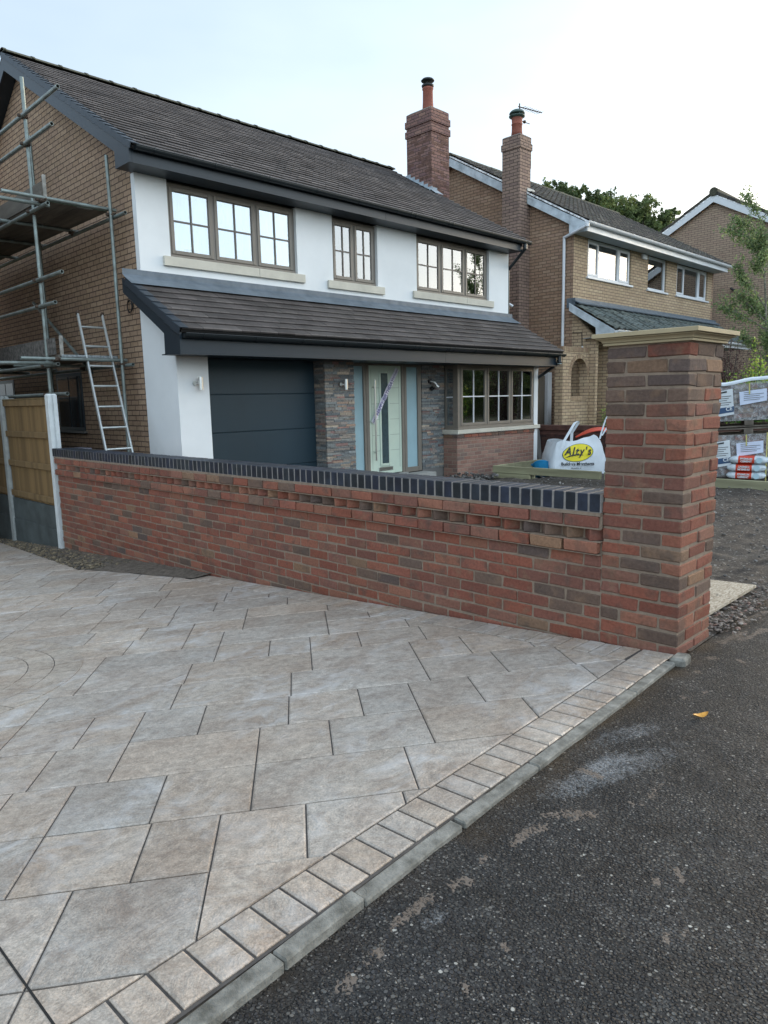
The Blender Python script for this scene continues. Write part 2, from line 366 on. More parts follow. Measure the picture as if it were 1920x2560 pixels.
# ================================================================== GROUND
def dz(y): return -.067 * (y - 1.4)
def asphalt():
    m, nt, b, out = newmat('asphalt')
    v = coord(nt)
    a = N(nt, 'ShaderNodeAttribute'); a.attribute_name = 'Col'; sp = N(nt, 'ShaderNodeSeparateColor'); nt.links.new(a.outputs['Color'], sp.inputs[0])
    wear, dust, moss = sp.outputs[0], sp.outputs[1], sp.outputs[2]
    vw = tex(nt, 'noise', v, 60, 2); vv = N(nt, 'ShaderNodeVectorMath', operation='MULTIPLY_ADD'); nt.links.new(vw.outputs['Color'], vv.inputs[0]); vv.inputs[1].default_value = (.006, .006, .006); nt.links.new(v, vv.inputs[2]); v2 = vv.outputs[0]
    vo = tex(nt, 'voronoi', v2, 92); vo2 = tex(nt, 'voronoi', v2, 230)
    n = tex(nt, 'noise', v, 5, 6, .7); nf = tex(nt, 'noise', v, 140, 4, .7)
    wn = N(nt, 'ShaderNodeSeparateColor'); nt.links.new(vo.outputs['Color'], wn.inputs[0])
    wn2 = N(nt, 'ShaderNodeSeparateColor'); nt.links.new(vo2.outputs['Color'], wn2.inputs[0])
    stone = ramp(nt, wn.outputs[0], [(0, (.016, .016, .018)), (.35, (.034, .034, .036)), (.65, (.058, .058, .060)), (.88, (.095, .093, .088)), (.985, (.16, .15, .135)), (1, (.42, .40, .36))])
    fin = ramp(nt, wn2.outputs[1], [(0, (.012, .012, .013)), (.7, (.034, .034, .034)), (.97, (.08, .077, .072)), (1, (.30, .28, .26))])
    msk = ramp(nt, math_(nt, 'ADD', vo.outputs['Distance'], math_(nt, 'MULTIPLY', wn.outputs[2], .35)), [(.50, 1.0), (.72, 0.0)])
    c = mix(nt, msk, fin, stone)
    c = mix(nt, 1.0, c, ramp(nt, n.outputs[0], [(.3, .62), (.7, 1.3)]), 'MULTIPLY')
    gr = tex(nt, 'noise', v, 22, 5, .75)
    g3 = tex(nt, 'noise', v, 70, 4, .75)
    dk_ = math_(nt, 'ADD', dust, math_(nt, 'ADD', math_(nt, 'MULTIPLY', math_(nt, 'SUBTRACT', gr.outputs[0], .5), 1.3), math_(nt, 'MULTIPLY', math_(nt, 'SUBTRACT', g3.outputs[0], .5), 1.6)))
    dm = math_(nt, 'MULTIPLY', math_(nt, 'MULTIPLY', ramp(nt, dk_, [(.38, 0.0), (.95, .9)]), ramp(nt, dust, [(.05, 0.0), (.3, 1.0)])), ramp(nt, wn.outputs[0], [(0, .55), (1, 1.0)]))
    c = mix(nt, dm, c, mix(nt, 1.0, (.30, .31, .32), ramp(nt, nf.outputs[0], [(.3, .5), (.7, 1.3)]), 'MULTIPLY'))
    g2 = tex(nt, 'noise', v, 45, 5, .75)
    k = math_(nt, 'ADD', wear, math_(nt, 'ADD', math_(nt, 'MULTIPLY', math_(nt, 'SUBTRACT', g2.outputs[0], .5), 1.7), math_(nt, 'MULTIPLY', math_(nt, 'SUBTRACT', vo.outputs['Distance'], .5), .8)))
    wm = math_(nt, 'MULTIPLY', ramp(nt, k, [(.50, 0.0), (.62, 1.0)]), ramp(nt, wear, [(.10, 0.0), (.35, 1.0)]))
    c = mix(nt, math_(nt, 'MULTIPLY', wm, .8), c, (.20, .16, .13))
    c = mix(nt, math_(nt, 'MULTIPLY', moss, .8), c, (.07, .045, .022))
    nt.links.new(c, b.inputs['Base Color']); b.inputs['Roughness'].default_value = .68; b.inputs['Specular IOR Level'].default_value = .22
    h = math_(nt, 'ADD', msk, math_(nt, 'MULTIPLY', wn.outputs[1], .8))
    p = bump(nt, None, h, 1.0, .012); p2 = bump(nt, None, wn2.outputs[0], .6, .002, p); bump(nt, b, n.outputs[0], .4, .02, p2)
    return m
m_road = asphalt()
def seglist(pts): return list(zip(pts[:-1], pts[1:]))
def dseg(x, y, segs):
    best = 9
    for (ax, ay, aw), (bx, by, bw) in segs:
        dx, dy = bx - ax, by - ay; t = max(0, min(1, ((x - ax) * dx + (y - ay) * dy) / (dx * dx + dy * dy)))
        d = math.hypot(x - ax - t * dx, y - ay - t * dy) / (aw + (bw - aw) * t)
        best = min(best, d)
    return best
def kerb_y(x): # outer edge of the kerb line
    P = [(-8, .80), (-2, 1.10), (0, 1.222), (.5, 1.252), (.9, 1.278), (1.3, 1.305), (1.79, 1.331), (2.2, 1.350), (2.7, 1.373), (3.55, 1.413), (9, 1.50), (60, 1.6)]
    for (a, ya), (b, yb) in zip(P[:-1], P[1:]):
        if x <= b: return ya + (yb - ya) * (x - a) / (b - a)
    return 1.6
import json
WEAR = [[(0.97, 1.135, 0.021), (1.042, 1.14, 0.012), (1.124, 1.15, 0.018)], [(1.19, 1.185, 0.018), (1.269, 1.191, 0.021), (1.34, 1.186, 0.024)], [(1.412, 1.172, 0.012), (1.472, 1.159, 0.021)], [(1.548, 1.187, 0.0072), (1.605, 1.169, 0.012)], [(1.647, 1.168, 0.0048), (1.769, 1.16, 0.021), (1.843, 1.147, 0.024)], [(1.902, 1.168, 0.018), (1.957, 1.109, 0.03), (2.014, 1.065, 0.024)], [(2.122, 1.002, 0.0072), (2.183, 0.973, 0.012)], [(2.239, 0.969, 0.006), (2.43, 0.964, 0.012)], [(1.965, 0.812, 0.0036), (1.919, 0.749, 0.0072), (1.88, 0.698, 0.0084)], [(1.349, 0.995, 0.0036), (1.335, 0.927, 0.0108)], [(2.243, 1.232, 0.021), (2.231, 1.159, 0.018)], [(1.835, 0.785, 0.012), (1.834, 0.766, 0.009)], [(1.177, 0.953, 0.012), (1.162, 0.916, 0.012)], [(1.641, 0.653, 0.012), (1.698, 0.635, 0.012)], [(3.464, 1.307, 0.018), (3.504, 1.262, 0.018)], [(3.692, 1.341, 0.024), (3.733, 1.294, 0.03)], [(3.745, 1.214, 0.018), (3.775, 1.164, 0.018)], [(3.927, 1.324, 0.018), (3.923, 1.291, 0.018)], [(4.367, 1.436, 0.03), (4.758, 1.368, 0.036)], [(3.986, 1.37, 0.03), (4.26, 1.34, 0.036)], [(3.03, 1.217, 0.012), (3.037, 1.185, 0.012)], [(4.084, 1.298, 0.024), (4.398, 1.267, 0.03)], [(3.105, 1.234, 0.006), (3.252, 1.174, 0.012)]]
DUST = [(2.33,1.15,.50,.115,-.30,1.0),(2.62,1.24,.30,.09,-.3,.8),(1.285,1.13,.07,.045,0,.7),(1.1,.62,.3,.12,0,.25),(1.7,1.26,.5,.04,0,.3)]
mb = MB(); xs = []; x = -.6
while x < 7.0: xs.append(x); x += .028 + max(0, x - 2) * .012
ys = []; t = -1.4
nx = len(xs); ny = 100
wsegs = [s for L in WEAR for s in seglist(L)]
vs = []; cols = []
for j in range(ny + 1):
    for x in xs:
        k = kerb_y(x); y = -1.3 + (k + .02 + 1.3) * j / ny
        w = math.exp(-dseg(x, y, wsegs) ** 2 * 1.2)
        du = 0
        for (cx, cy, rx, ry, an, st) in DUST:
            ca, sa = math.cos(an), math.sin(an); px, py = (x - cx) * ca + (y - cy) * sa, -(x - cx) * sa + (y - cy) * ca
            du = max(du, st * max(0, min(1, 1.6 - 1.5 * math.hypot(px / rx, py / ry))))
        du *= .75 + .5 * noise.noise(Vector((x * 4, y * 4, 0)))
        ms = max(0, 1 - (k - y) / .15) * (.5 + noise.noise(Vector((x * 6, y * 6, 3)))) * (1 if x > 1.6 else .35)
        fk = min(1, max(.12, (k - y) / .12)); z = -.018 - .008 * (1 - fk) + fk * .008 * noise.noise(Vector((x * 1.3, y * 1.3, 1))) + .004 * noise.noise(Vector((x * 7, y * 7, 1))) - .006 * w * 0 + max(0, x - 3.7) * .004
        vs.append((x, y, z)); cols.append((w, max(0, min(1, du)), max(0, min(1, ms)), 1))
fs = [(j * nx + i, j * nx + i + 1, (j + 1) * nx + i + 1, (j + 1) * nx + i) for j in range(ny) for i in range(nx - 1)]
xl, xr = xs[0], xs[-1]
def qd(x0, x1, y0, y1, z=-.018):
    o = len(vs); vs.extend([(x0, y0, z), (x1, y0, z), (x1, y1, z), (x0, y1, z)]); cols.extend([(0, 0, 0, 1)] * 4); fs.append((o, o + 1, o + 2, o + 3))
qd(-60, xl, -1.3, 1.24); qd(xr, 90, -1.3, 1.5); qd(-60, 90, -6.0, -1.3)
me = bpy.data.meshes.new('road'); me.from_pydata(vs, [], fs); me.materials.append(m_road)
ca = me.color_attributes.new('Col', 'FLOAT_COLOR', 'POINT'); ca.data.foreach_set('color', [c for q in cols for c in q])
me.polygons.foreach_set('use_smooth', [True] * len(fs))
o = bpy.data.objects.new('road', me); link(o); tag(o, kind='structure')

# far ground sheet
m_soil = surf('grassy_ground', (.055, .065, .03), .95, .3, 1.2, 20, .4)
mb = MB(); mb.add([(-300, -300, -1.3), (400, -300, -1.3), (400, 400, -1.3), (-300, 400, -1.3)], [(0, 1, 2, 3)])
mb.add([(-60, -40, -.03), (90, -40, -.03), (90, -6.0, -.03), (-60, -6.0, -.03)], [(0, 1, 2, 3)])
build('ground', mb, m_soil, kind='structure')

# muddy front garden
def mudmat():
    m, nt, b, out = newmat('churned_mud')
    v = coord(nt); n = tex(nt, 'noise', v, 2.2, 8, .72); n2 = tex(nt, 'noise', v, 28, 6, .75); vo = tex(nt, 'voronoi', v, 60)
    c = ramp(nt, n.outputs[0], [(.3, (.032, .024, .018)), (.55, (.070, .056, .044)), (.75, (.115, .098, .08))])
    c = mix(nt, 1.0, c, ramp(nt, n2.outputs[0], [(.25, .55), (.75, 1.4)]), 'MULTIPLY')
    sp = N(nt, 'ShaderNodeSeparateColor'); nt.links.new(vo.outputs['Color'], sp.inputs[0])
    c = mix(nt, ramp(nt, sp.outputs[1], [(.93, 0.0), (.97, .7)]), c, (.30, .28, .25))
    nt.links.new(c, b.inputs['Base Color']); b.inputs['Roughness'].default_value = .85
    p = bump(nt, None, n2.outputs[0], .9, .03); bump(nt, b, vo.outputs['Distance'], .5, .01, p); return m
m_mud = mudmat()
def gz(x, y):
    """garden level behind the wall"""
    if x < 14.0:
        t = min(1, max(0, (y - 1.5) / 7)); z = -.02 - .2 * t
        if x < 4.93 and y > 8: z -= min(.35, (y - 8) * .12)
    else:
        t = min(1, max(0, (y - 1.5) / 4)); z = -.02 + .5 * t
    return z
def grid(x0, x1, nx, y0f, y1, ny, amp, name, mat, zf, zoff=0):
    mb = MB(); vs = []
    for j in range(ny + 1):
        for i in range(nx + 1):
            x = x0 + (x1 - x0) * i / nx; y0 = y0f(x); y = y0 + (y1 - y0) * (j / ny) ** 1.5
            a = amp * min(1, max(.1, (y - y0) / .3))
            z = zf(x, y) + zoff + a * (.6 * noise.noise(Vector((x * 1.1, y * 1.1, 5))) + .4 * noise.noise(Vector((x * 4.3, y * 4.3, 2))) + .25 * noise.noise(Vector((x * 13, y * 13, 2))))
            vs.append((x, y, z))
    mb.add(vs, [(j * (nx + 1) + i, j * (nx + 1) + i + 1, (j + 1) * (nx + 1) + i + 1, (j + 1) * (nx + 1) + i) for j in range(ny) for i in range(nx)], smooth=True)
    return build(name, mb, mat, kind='structure')
grid(3.75, 13.98, 230, lambda x: kerb_y(x) + .02, 18, 150, .075, 'mud_ground', m_mud, gz)
grid(14.0, 60, 60, lambda x: kerb_y(x) + .02, 30, 40, .06, 'neighbour_ground', m_soil, gz)

# ---------------- stamped concrete driveway
def pavemat():
    m, nt, b, out = newmat('stamped_concrete')
    a = N(nt, 'ShaderNodeAttribute'); a.attribute_name = 'Col'; v = coord(nt, 1, 1, 1, rot=rad(38)); vs_ = coord(nt, .85, 1.2, 1, rot=rad(28))
    n1 = tex(nt, 'noise', vs_, 3.2, 6, .65, .6); n2 = tex(nt, 'noise', v, 26, 6, .72); n3 = tex(nt, 'noise', v, 150, 4, .7); n4 = tex(nt, 'noise', v, 1.1, 5, .65); n5 = tex(nt, 'noise', vs_, 5.5, 6, .7, .8)
    c = mix(nt, ramp(nt, n1.outputs[0], [(.32, 0.0), (.68, 1.0)]), (.37, .295, .235), (.49, .43, .365))
    c = mix(nt, 1.0, c, a.outputs['Color'], 'MULTIPLY')
    c = mix(nt, 1.0, c, ramp(nt, n2.outputs[0], [(.3, .66), (.7, 1.22)]), 'MULTIPLY')
    c = mix(nt, 1.0, c, ramp(nt, n3.outputs[0], [(.3, .66), (.7, 1.28)]), 'MULTIPLY')
    n6 = tex(nt, 'noise', v, 7, 7, .72, .5)
    c = mix(nt, ramp(nt, n6.outputs[0], [(.54, 0.0), (.64, .5)]), c, (.23, .18, .145))
    # efflorescence: whitish bloom in streaks, mostly in a few areas
    e = math_(nt, 'MULTIPLY', ramp(nt, n4.outputs[0], [(.44, 0.0), (.58, 1.0)]), ramp(nt, n5.outputs[0], [(.46, 0.0), (.66, 1.0)]))
    c = mix(nt, math_(nt, 'MULTIPLY', e, .6), c, (.60, .585, .57))
    g = tex(nt, 'noise', v, .55, 3, .5)
    c = mix(nt, ramp(nt, g.outputs[0], [(.35, .45), (.6, 0.0)]), c, mix(nt, 1.0, c, (.84, .84, .86), 'MULTIPLY'))
    nt.links.new(c, b.inputs['Base Color'])
    nt.links.new(ramp(nt, n2.outputs[0], [(.3, .62), (.7, .42)]), b.inputs['Roughness']); b.inputs['Specular IOR Level'].default_value = .4
    p = bump(nt, None, n5.outputs[0], .6, .03); p = bump(nt, None, n6.outputs[0], .5, .012, p); p = bump(nt, None, n2.outputs[0], .25, .008, p); bump(nt, b, n3.outputs[0], .25, .002, p)
    return m
m_pave = pavemat()
m_joint = surf('charcoal_joint', (.085, .075, .068), .8, .25, 20, 120, .4)
def clip(poly, a, b, c):
    """keep a*x+b*y+c >= 0"""
    out = []
    for i in range(len(poly)):
        p, q = poly[i], poly[(i + 1) % len(poly)]
        dp = a * p[0] + b * p[1] + c; dq = a * q[0] + b * q[1] + c
        if dp >= 0: out.append(p)
        if dp * dq < 0:
            t = dp / (dp - dq); out.append((p[0] + t * (q[0] - p[0]), p[1] + t * (q[1] - p[1])))
    return out
def line(p, q):  # left side positive
    a, b = -(q[1] - p[1]), q[0] - p[0]; L = math.hypot(a, b); a /= L; b /= L
    return a, b, -(a * p[0] + b * p[1])
def inset(poly, d):
    area = sum(poly[i][0] * poly[(i + 1) % len(poly)][1] - poly[(i + 1) % len(poly)][0] * poly[i][1] for i in range(len(poly)))
    if area < 0: poly = poly[::-1]
    r = poly
    for i in range(len(poly)):
        p, q = poly[i], poly[(i + 1) % len(poly)]
        if math.hypot(p[0] - q[0], p[1] - q[1]) < 1e-6: continue
        a, b, c = line(p, q); r = clip(r, a, b, c - d)
        if len(r) < 3: return []
    return r
def slab(mb, poly, top=0.0, gap=.0048, rr=R, tone=.10):
    out = inset(poly, gap * .6)
    if len(out) < 3: return
    inn = inset(out, .006)
    if len(inn) < 3: return
    t = 1 + rr.uniform(-tone, tone); w = rr.uniform(-.03, .05); col = (t + w, t, t - w)
    cx = sum(p[0] for p in out) / len(out); cy = sum(p[1] for p in out) / len(out)
    hz = rr.uniform(-.0012, .0012)
    if len(out) != len(inn):
        n = len(out)
        mb.add([(p[0], p[1], dz(p[1]) + top + hz) for p in out], [tuple(range(n))], 0, col); mb.add([(p[0], p[1], dz(p[1]) + top + hz) for p in out] + [(p[0], p[1], dz(p[1]) + top - .012) for p in out], [(i, n + i, n + (i + 1) % n, (i + 1) % n) for i in range(n)], 0, col); return
    n = len(out); V = [(p[0], p[1], dz(p[1]) + top - .012) for p in out] + [(p[0], p[1], dz(p[1]) + top - .0035) for p in out]
    # match inset ring to nearest outer vertex order
    k0 = min(range(n), key=lambda k: (inn[k][0] - out[0][0]) ** 2 + (inn[k][1] - out[0][1]) ** 2)
    inn = inn[k0:] + inn[:k0]
    V += [(p[0], p[1], dz(p[1]) + top + hz) for p in inn]
    F = [(i, (i + 1) % n, n + (i + 1) % n, n + i) for i in range(n)] + [(n + i, n + (i + 1) % n, 2 * n + (i + 1) % n, 2 * n + i) for i in range(n)] + [tuple(range(2 * n, 3 * n))]
    mb.add(V, F, 0, col)
A38 = rad(-38); cu_, su_ = math.cos(A38), math.sin(A38)
def UV(u, v): return (u * cu_ - v * su_, u * su_ + v * cu_)
def by(x): return 1.505 + .044 * (x - .55)      # inner edge of the street border
rows = {0: [-.69, -.2], 1: [-.69, -.30], 2: [-.88, -.53, -.30, -.01], 3: [-1.11, -.88, -.54, -.20, .39], 4: [-.765, -.20, .105, .52, 1.0], 5: [-1.33, -1.0, -.765, -.475, -.075, .265, .52, .83],
        6: [-1.33, -.65, -.065, .64, 1.05], 7: [-1.21, -.64, .05, .64, .95], 8: [-1.21, -.52, -.2, .05, .355, .755], 9: [-.52, -.755, .175, .7], 10: [-1.08, -.755, -.40, .175], 11: [-1.5, -.95, -.40, .2], 12: [-1.5, -1.22, -.96, -.665, -.1]}
vl = [1.25, 1.60, 1.985, 2.315, 2.67, 3.035, 3.39, 3.75, 4.10, 4.43, 4.77, 5.08, 5.40, 5.72, 6.06]
while vl[-1] < 16: vl.append(vl[-1] + R.choice([.345, .345, .36]))
while vl[0] > -1.2: vl.insert(0, vl[0] - .35)
base = vl.index(1.25)
mb = MB(); rr = random.Random(3)
for i in range(len(vl) - 1):
    us = sorted(rows.get(i - base, [])); 
    if not us: us = [rr.uniform(-.3, .3)]
    while us[0] > -12: us.insert(0, us[0] - rr.choice([.3, .34, .55, .6, .36]))
    while us[-1] < 6: us.append(us[-1] + rr.choice([.3, .34, .55, .6, .36]))
    for a, b in zip(us[:-1], us[1:]):
        P = [UV(a, vl[i]), UV(b, vl[i]), UV(b, vl[i + 1]), UV(a, vl[i + 1])]
        cy = sum(p[1] for p in P) / 4
        P = clip(P, *line((-8, by(-8)), (8, by(8))))
        if cy < 7.4: P = clip(P, -1, 0, 3.40) if len(P) > 2 else P
        if len(P) > 2 and cy > 6.0: P = clip(P, *line((3.42, 6.1), (3.08, 7.9))) if cy < 7.9 else clip(P, *line((3.08, 7.9), (3.52, 12.2)))
        if len(P) > 2: P = clip(P, 1, 0, 7)
        if len(P) > 2: P = clip(P, 0, -1, 13)
        if len(P) > 2: slab(mb, P, rr=rr)
# street border of small setts
x = -7.0; n = 0
while x < 3.59:
    w = .1022; P = clip([(x, by(x) - .175), (x + w, by(x + w) - .175), (x + w, by(x + w)), (x, by(x))], -1, 0, 3.612)
    sk = .0
    slab(mb, P, rr=rr, gap=.007); x += w
# border along the wall
y = 1.648
while y < 6.0:
    P = [(3.405, y), (3.605, y), (3.605, y + .1022), (3.405, y + .1022)]
    slab(mb, P, rr=rr, gap=.004); y += .1022
# decorative ring
cx, cy = .80, 4.65
for r0, r1, ns in ((.0, .20, 1), (.20, .45, 14), (.45, .62, 22), (.62, .765, 26), (.765, .93, 30)):
    for k in range(ns):
        a0, a1 = 2 * PI * k / ns, 2 * PI * (k + 1) / ns
        if ns == 1: P = [(cx + r1 * math.cos(t * PI / 8), cy + r1 * math.sin(t * PI / 8)) for t in range(16)]
        else:
            am = (a0 + a1) / 2; P = [(cx + r0 * math.cos(a), cy + r0 * math.sin(a)) for a in (a0, am, a1)] + [(cx + r1 * math.cos(a), cy + r1 * math.sin(a)) for a in (a1, am, a0)]
        # ring sector drawn without insetting of concave shape
        t = 1 + rr.uniform(-.08, .08); q = .994
        mx_ = sum(p[0] for p in P) / len(P); my_ = sum(p[1] for p in P) / len(P); PP = [(mx_ + (p[0] - mx_) * .968, my_ + (p[1] - my_) * .968) for p in P]
        V = [(p[0], p[1], dz(p[1]) + .004) for p in PP] + [(p[0], p[1], dz(p[1]) - .004) for p in PP]; m_ = len(PP)
        mb.add(V, [tuple(range(m_))] + [(i, m_ + i, m_ + (i + 1) % m_, (i + 1) % m_) for i in range(m_)], 0, (t, t * .98, t * .95))
# joint bed under everything (follows the slope) + disc under the ring
bed = [(-7, .98), (3.60, by(3.6) - .178), (3.612, 6.0), (3.10, 7.85), (3.5, 12.3), (3.5, 13), (-7, 13)]
n_ = len(bed); mb.add([(p[0], p[1], dz(p[1]) - .007) for p in bed] + [(p[0], p[1], dz(p[1]) - .09) for p in bed], [tuple(range(n_))] + [(i, n_ + i, n_ + (i + 1) % n_, (i + 1) % n_) for i in range(n_)], 1)
D = [(cx + .925 * math.cos(k * PI / 24), cy + .925 * math.sin(k * PI / 24)) for k in range(48)]
mb.add([(p[0], p[1], dz(p[1]) + .0015) for p in D], [tuple(range(48))], 1)
# expansion joint sawn across the corner
mb.add([(x_, y_, dz(y_) + .0022) for x_, y_ in ((.4475, 1.30), (.4535, 1.30), (.4535, 3.2), (.4475, 3.2))], [(0, 1, 2, 3)], 2)
build('driveway', mb, [m_pave, m_joint, surf('saw_cut', (.012, .012, .012), .9, .1, 20, 120, .1)], kind='structure')

# kerb edging
m_kerb = surf('kerb_concrete', (.225, .215, .19), .94, .35, 18, 140, .9, tint=(.10, .095, .08))
mb = MB(); xk = -4.6; rk = random.Random(5); kers = [(-3.65, -2.74), (-2.74, -1.83), (-1.83, -.92), (-.92, -.01), (-.01, .91), (.91, 1.20), (1.20, 1.66), (1.67, 2.14), (2.14, 3.02), (3.02, 3.50)]
for a, b in kers:
    z1 = .003 if a < 1.2 else -.006
    ya, yb = kerb_y(a), kerb_y(b)
    M = frame_M((a, ya + .003, 0), (b - a, yb - ya, 0), (0, 1, 0)); L = math.hypot(b - a, yb - ya)
    mb.cbox(.0012, L - .0012, 0, .052, -.12, z1 + rk.uniform(-.0015, .0015), .005, .0008, M=M)
mb.cbox(3.50, 3.60, 1.37, 1.45, -.1, .018, .012, .006)
build('kerb', mb, m_kerb, kind='structure')
# dirt filling the groove between kerb and border
mb = MB(); vs = []; rg = random.Random(9)
nseg = 150
for i in range(nseg + 1):
    x = -4 + 7.6 * i / nseg; k = kerb_y(x)
    for yy, zz in ((k + .05, -.03), (k + .056 + rg.uniform(0, .006), -.012 + rg.uniform(-.004, .006)), (by(x) - .178 + rg.uniform(-.004, .004), -.006 + rg.uniform(-.004, .004)), (by(x) - .165, -.03)): vs.append((x, yy, zz))
mb.add(vs, [(i * 4 + j, (i + 1) * 4 + j, (i + 1) * 4 + j + 1, i * 4 + j + 1) for i in range(nseg) for j in range(3)], smooth=False)
build('kerb_groove_dirt', mb, surf('groove_dirt', (.075, .062, .045), .95, .4, 40, 120, .6), kind='structure')

# gravel strip, soil wedge and rubble
def blob(mb, c, r, rng, col, flat=.6, mi=0):
    import_ico = [(0, 0, -1), (.7236, -.5257, -.4472), (-.2764, -.8506, -.4472), (-.8944, 0, -.4472), (-.2764, .8506, -.4472), (.7236, .5257, -.4472), (.2764, -.8506, .4472), (-.7236, -.5257, .4472), (-.7236, .5257, .4472), (.2764, .8506, .4472), (.8944, 0, .4472), (0, 0, 1)]
    F = [(0, 1, 2), (1, 0, 5), (0, 2, 3), (0, 3, 4), (0, 4, 5), (1, 5, 10), (2, 1, 6), (3, 2, 7), (4, 3, 8), (5, 4, 9), (1, 10, 6), (2, 6, 7), (3, 7, 8), (4, 8, 9), (5, 9, 10), (6, 10, 11), (7, 6, 11), (8, 7, 11), (9, 8, 11), (10, 9, 11)]
    Q = Matrix.Rotation(rng.uniform(0, 6.3), 3, 'Z') @ Matrix.Rotation(rng.uniform(-.4, .4), 3, 'X')
    sx, sy, sz = rng.uniform(.7, 1.3), rng.uniform(.6, 1), rng.uniform(.7, 1.1) * flat
    vs = []
    for p in import_ico:
        k = 1 + rng.uniform(-.22, .22); q = Q @ Vector((p[0] * sx * r * k, p[1] * sy * r * k, p[2] * sz * r * k)); vs.append((q.x + c[0], q.y + c[1], q.z + c[2]))
    mb.add(vs, F, mi, col)
m_peb = surf('pebble', (.3, .25, .18), .8, .2, 30, 90, .3, attr=True)
mb = MB(); rg = random.Random(11)
for _ in range(3600):
    y = rg.uniform(7.6, 14.0); xe = (3.05 + (y - 7.8) * .107) if y > 7.8 else 3.05 + (7.8 - y) * .8
    x = rg.uniform(xe, 3.64)
    c = rg.choice([(.09, .075, .055), (.16, .125, .08), (.07, .06, .05), (.24, .19, .12), (.11, .09, .06)]); 
    blob(mb, (x, y, dz(y) + rg.uniform(.0, .02)), rg.uniform(.012, .028), rg, c)
build('gravel_strip', mb, m_peb, kind='stuff', label='brown pebble strip along the foot of the fence', cat='gravel')
mb = MB(); nx_, ny_ = 10, 60; vs = []
for j in range(ny_ + 1):
    y = 6.02 + (14.2 - 6.02) * j / ny_; xe = 3.415 - (y - 6.1) * .19 if y < 7.9 else 3.08 + (y - 7.9) * .103
    xe = min(3.6, xe)
    for i in range(nx_ + 1):
        x = xe - .01 + (3.70 - xe) * i / nx_; vs.append((x, y, dz(y) + .004 + .025 * (i / nx_) * (1 if y > 5.6 else .2) + .012 * noise.noise(Vector((x * 9, y * 9, 0)))))
mb.add(vs, [(j * (nx_ + 1) + i, j * (nx_ + 1) + i + 1, (j + 1) * (nx_ + 1) + i + 1, (j + 1) * (nx_ + 1) + i) for j in range(ny_) for i in range(nx_)], smooth=True)
build('soil_verge', mb, surf('bare_soil', (.14, .115, .09), .95, .35, 18, 60, .8, bd=.02), kind='structure')
mb = MB(); rg = random.Random(12)
for _ in range(1500):  # rubble line where the tarmac is broken off
    x = 4.15 + 6.5 * rg.random() ** 1.6; y = kerb_y(x) + .06 + rg.gauss(0, .075)
    c = rg.choice([(.17, .14, .12), (.24, .20, .17), (.13, .11, .10), (.24, .15, .12), (.32, .28, .24)])
    blob(mb, (x, y, .0 + rg.uniform(-.014, .008)), rg.uniform(.004, .017) * rg.uniform(.6, 1.2), rg, c, .5)
for _ in range(1500):
    x = rg.uniform(4.2, 12); y = rg.uniform(1.6, 8); r_ = rg.uniform(.004, .018) * (.8 + .06 * x)
    c = rg.choice([(.13, .12, .115), (.22, .21, .195), (.10, .095, .09), (.36, .34, .31), (.12, .11, .10), (.15, .14, .13)])
    blob(mb, (x, y, gz(x, y) + rg.uniform(0, .03)), r_, rg, c, .6)
for _ in range(160):
    x = rg.uniform(9.6, 11.2); y = rg.uniform(8.0, 8.8); blob(mb, (x, y, gz(x, y) + rg.uniform(.02, .12)), rg.uniform(.02, .06), rg, rg.choice([(.05, .048, .045), (.09, .085, .08), (.16, .15, .14)]), .7)
build('rubble', mb, m_peb, kind='stuff', label='loose stones and rubble in the churned mud', cat='rubble')
# ================================================================== BOUNDARY WALL
XW = 3.617
REDS = [(.245, .088, .058), (.225, .083, .058), (.265, .105, .070), (.21, .085, .062), (.27, .12, .08), (.22, .105, .076), (.25, .095, .066), (.20, .09, .068)]
DKS = [(.145, .098, .078), (.125, .09, .078), (.16, .105, .08), (.135, .09, .07)]
TAN = [(.235, .145, .095), (.215, .135, .09), (.25, .145, .09)]
def bcol(rng, dk=.12, tn=.04):
    r = rng.random()
    c = rng.choice(DKS) if r < dk else rng.choice(TAN) if r < dk + tn else rng.choice(REDS)
    k = rng.uniform(.88, 1.12); return tuple(q * k for q in c)
rb = random.Random(21)
mw = MB(); mm = MB()
Y0, Y1 = 1.902, 9.69
ztop = .465; nr = 16
for r in range(nr):                       # body courses, downwards from the corbel
    z1 = ztop - r * .075 - .005; z0 = z1 - .065
    y = Y0 + (0.0 if r % 2 else -.1125)
    while y < Y1:
        a = max(y, Y0 + .002); b = min(y + .215, Y1)
        if b - a > .04 and z1 > dz((a + b) / 2) - .03:
            mw.cbox(XW + rb.uniform(-.0025, .0025), XW + .1, a + rb.uniform(0, .002), b, z0 + rb.uniform(-.001, .003), z1 + rb.uniform(-.0025, .0005), .0045, .0030, bcol(rb), rng=rb)
        y += .225
    # back face
    y = Y0 + (0.0 if r % 2 else -.1125)
    while y < Y1:
        a = max(y, Y0 + .002); b = min(y + .215, Y1)
        if b - a > .04 and z1 > gz(3.9, 2) - .05: mw.cbox(XW + .113, XW + .213, a, b, z0, z1, .0045, .002, bcol(rb), rng=rb)
        y += .225
for k, z0 in enumerate((.470, .620)):     # two projecting stretcher courses
    y = Y0 + .012 + (0 if k else .0)
    while y < Y1 - .03:
        b = min(y + .215, Y1)
        mw.cbox(XW - .028 + rb.uniform(-.003, .003), XW + .1, y, b, z0, z0 + .065, .005, .003, bcol(rb, .14, .02) if False else tuple(q * 1.08 for q in bcol(rb, .14, .03)), rng=rb)
        mw.cbox(XW + .113, XW + .235, y, b, z0, z0 + .065, .005, .003, bcol(rb, .14, .03), rng=rb); y += .225
y = Y0 + .06; s2 = math.sqrt(.5)          # dogtooth course between them
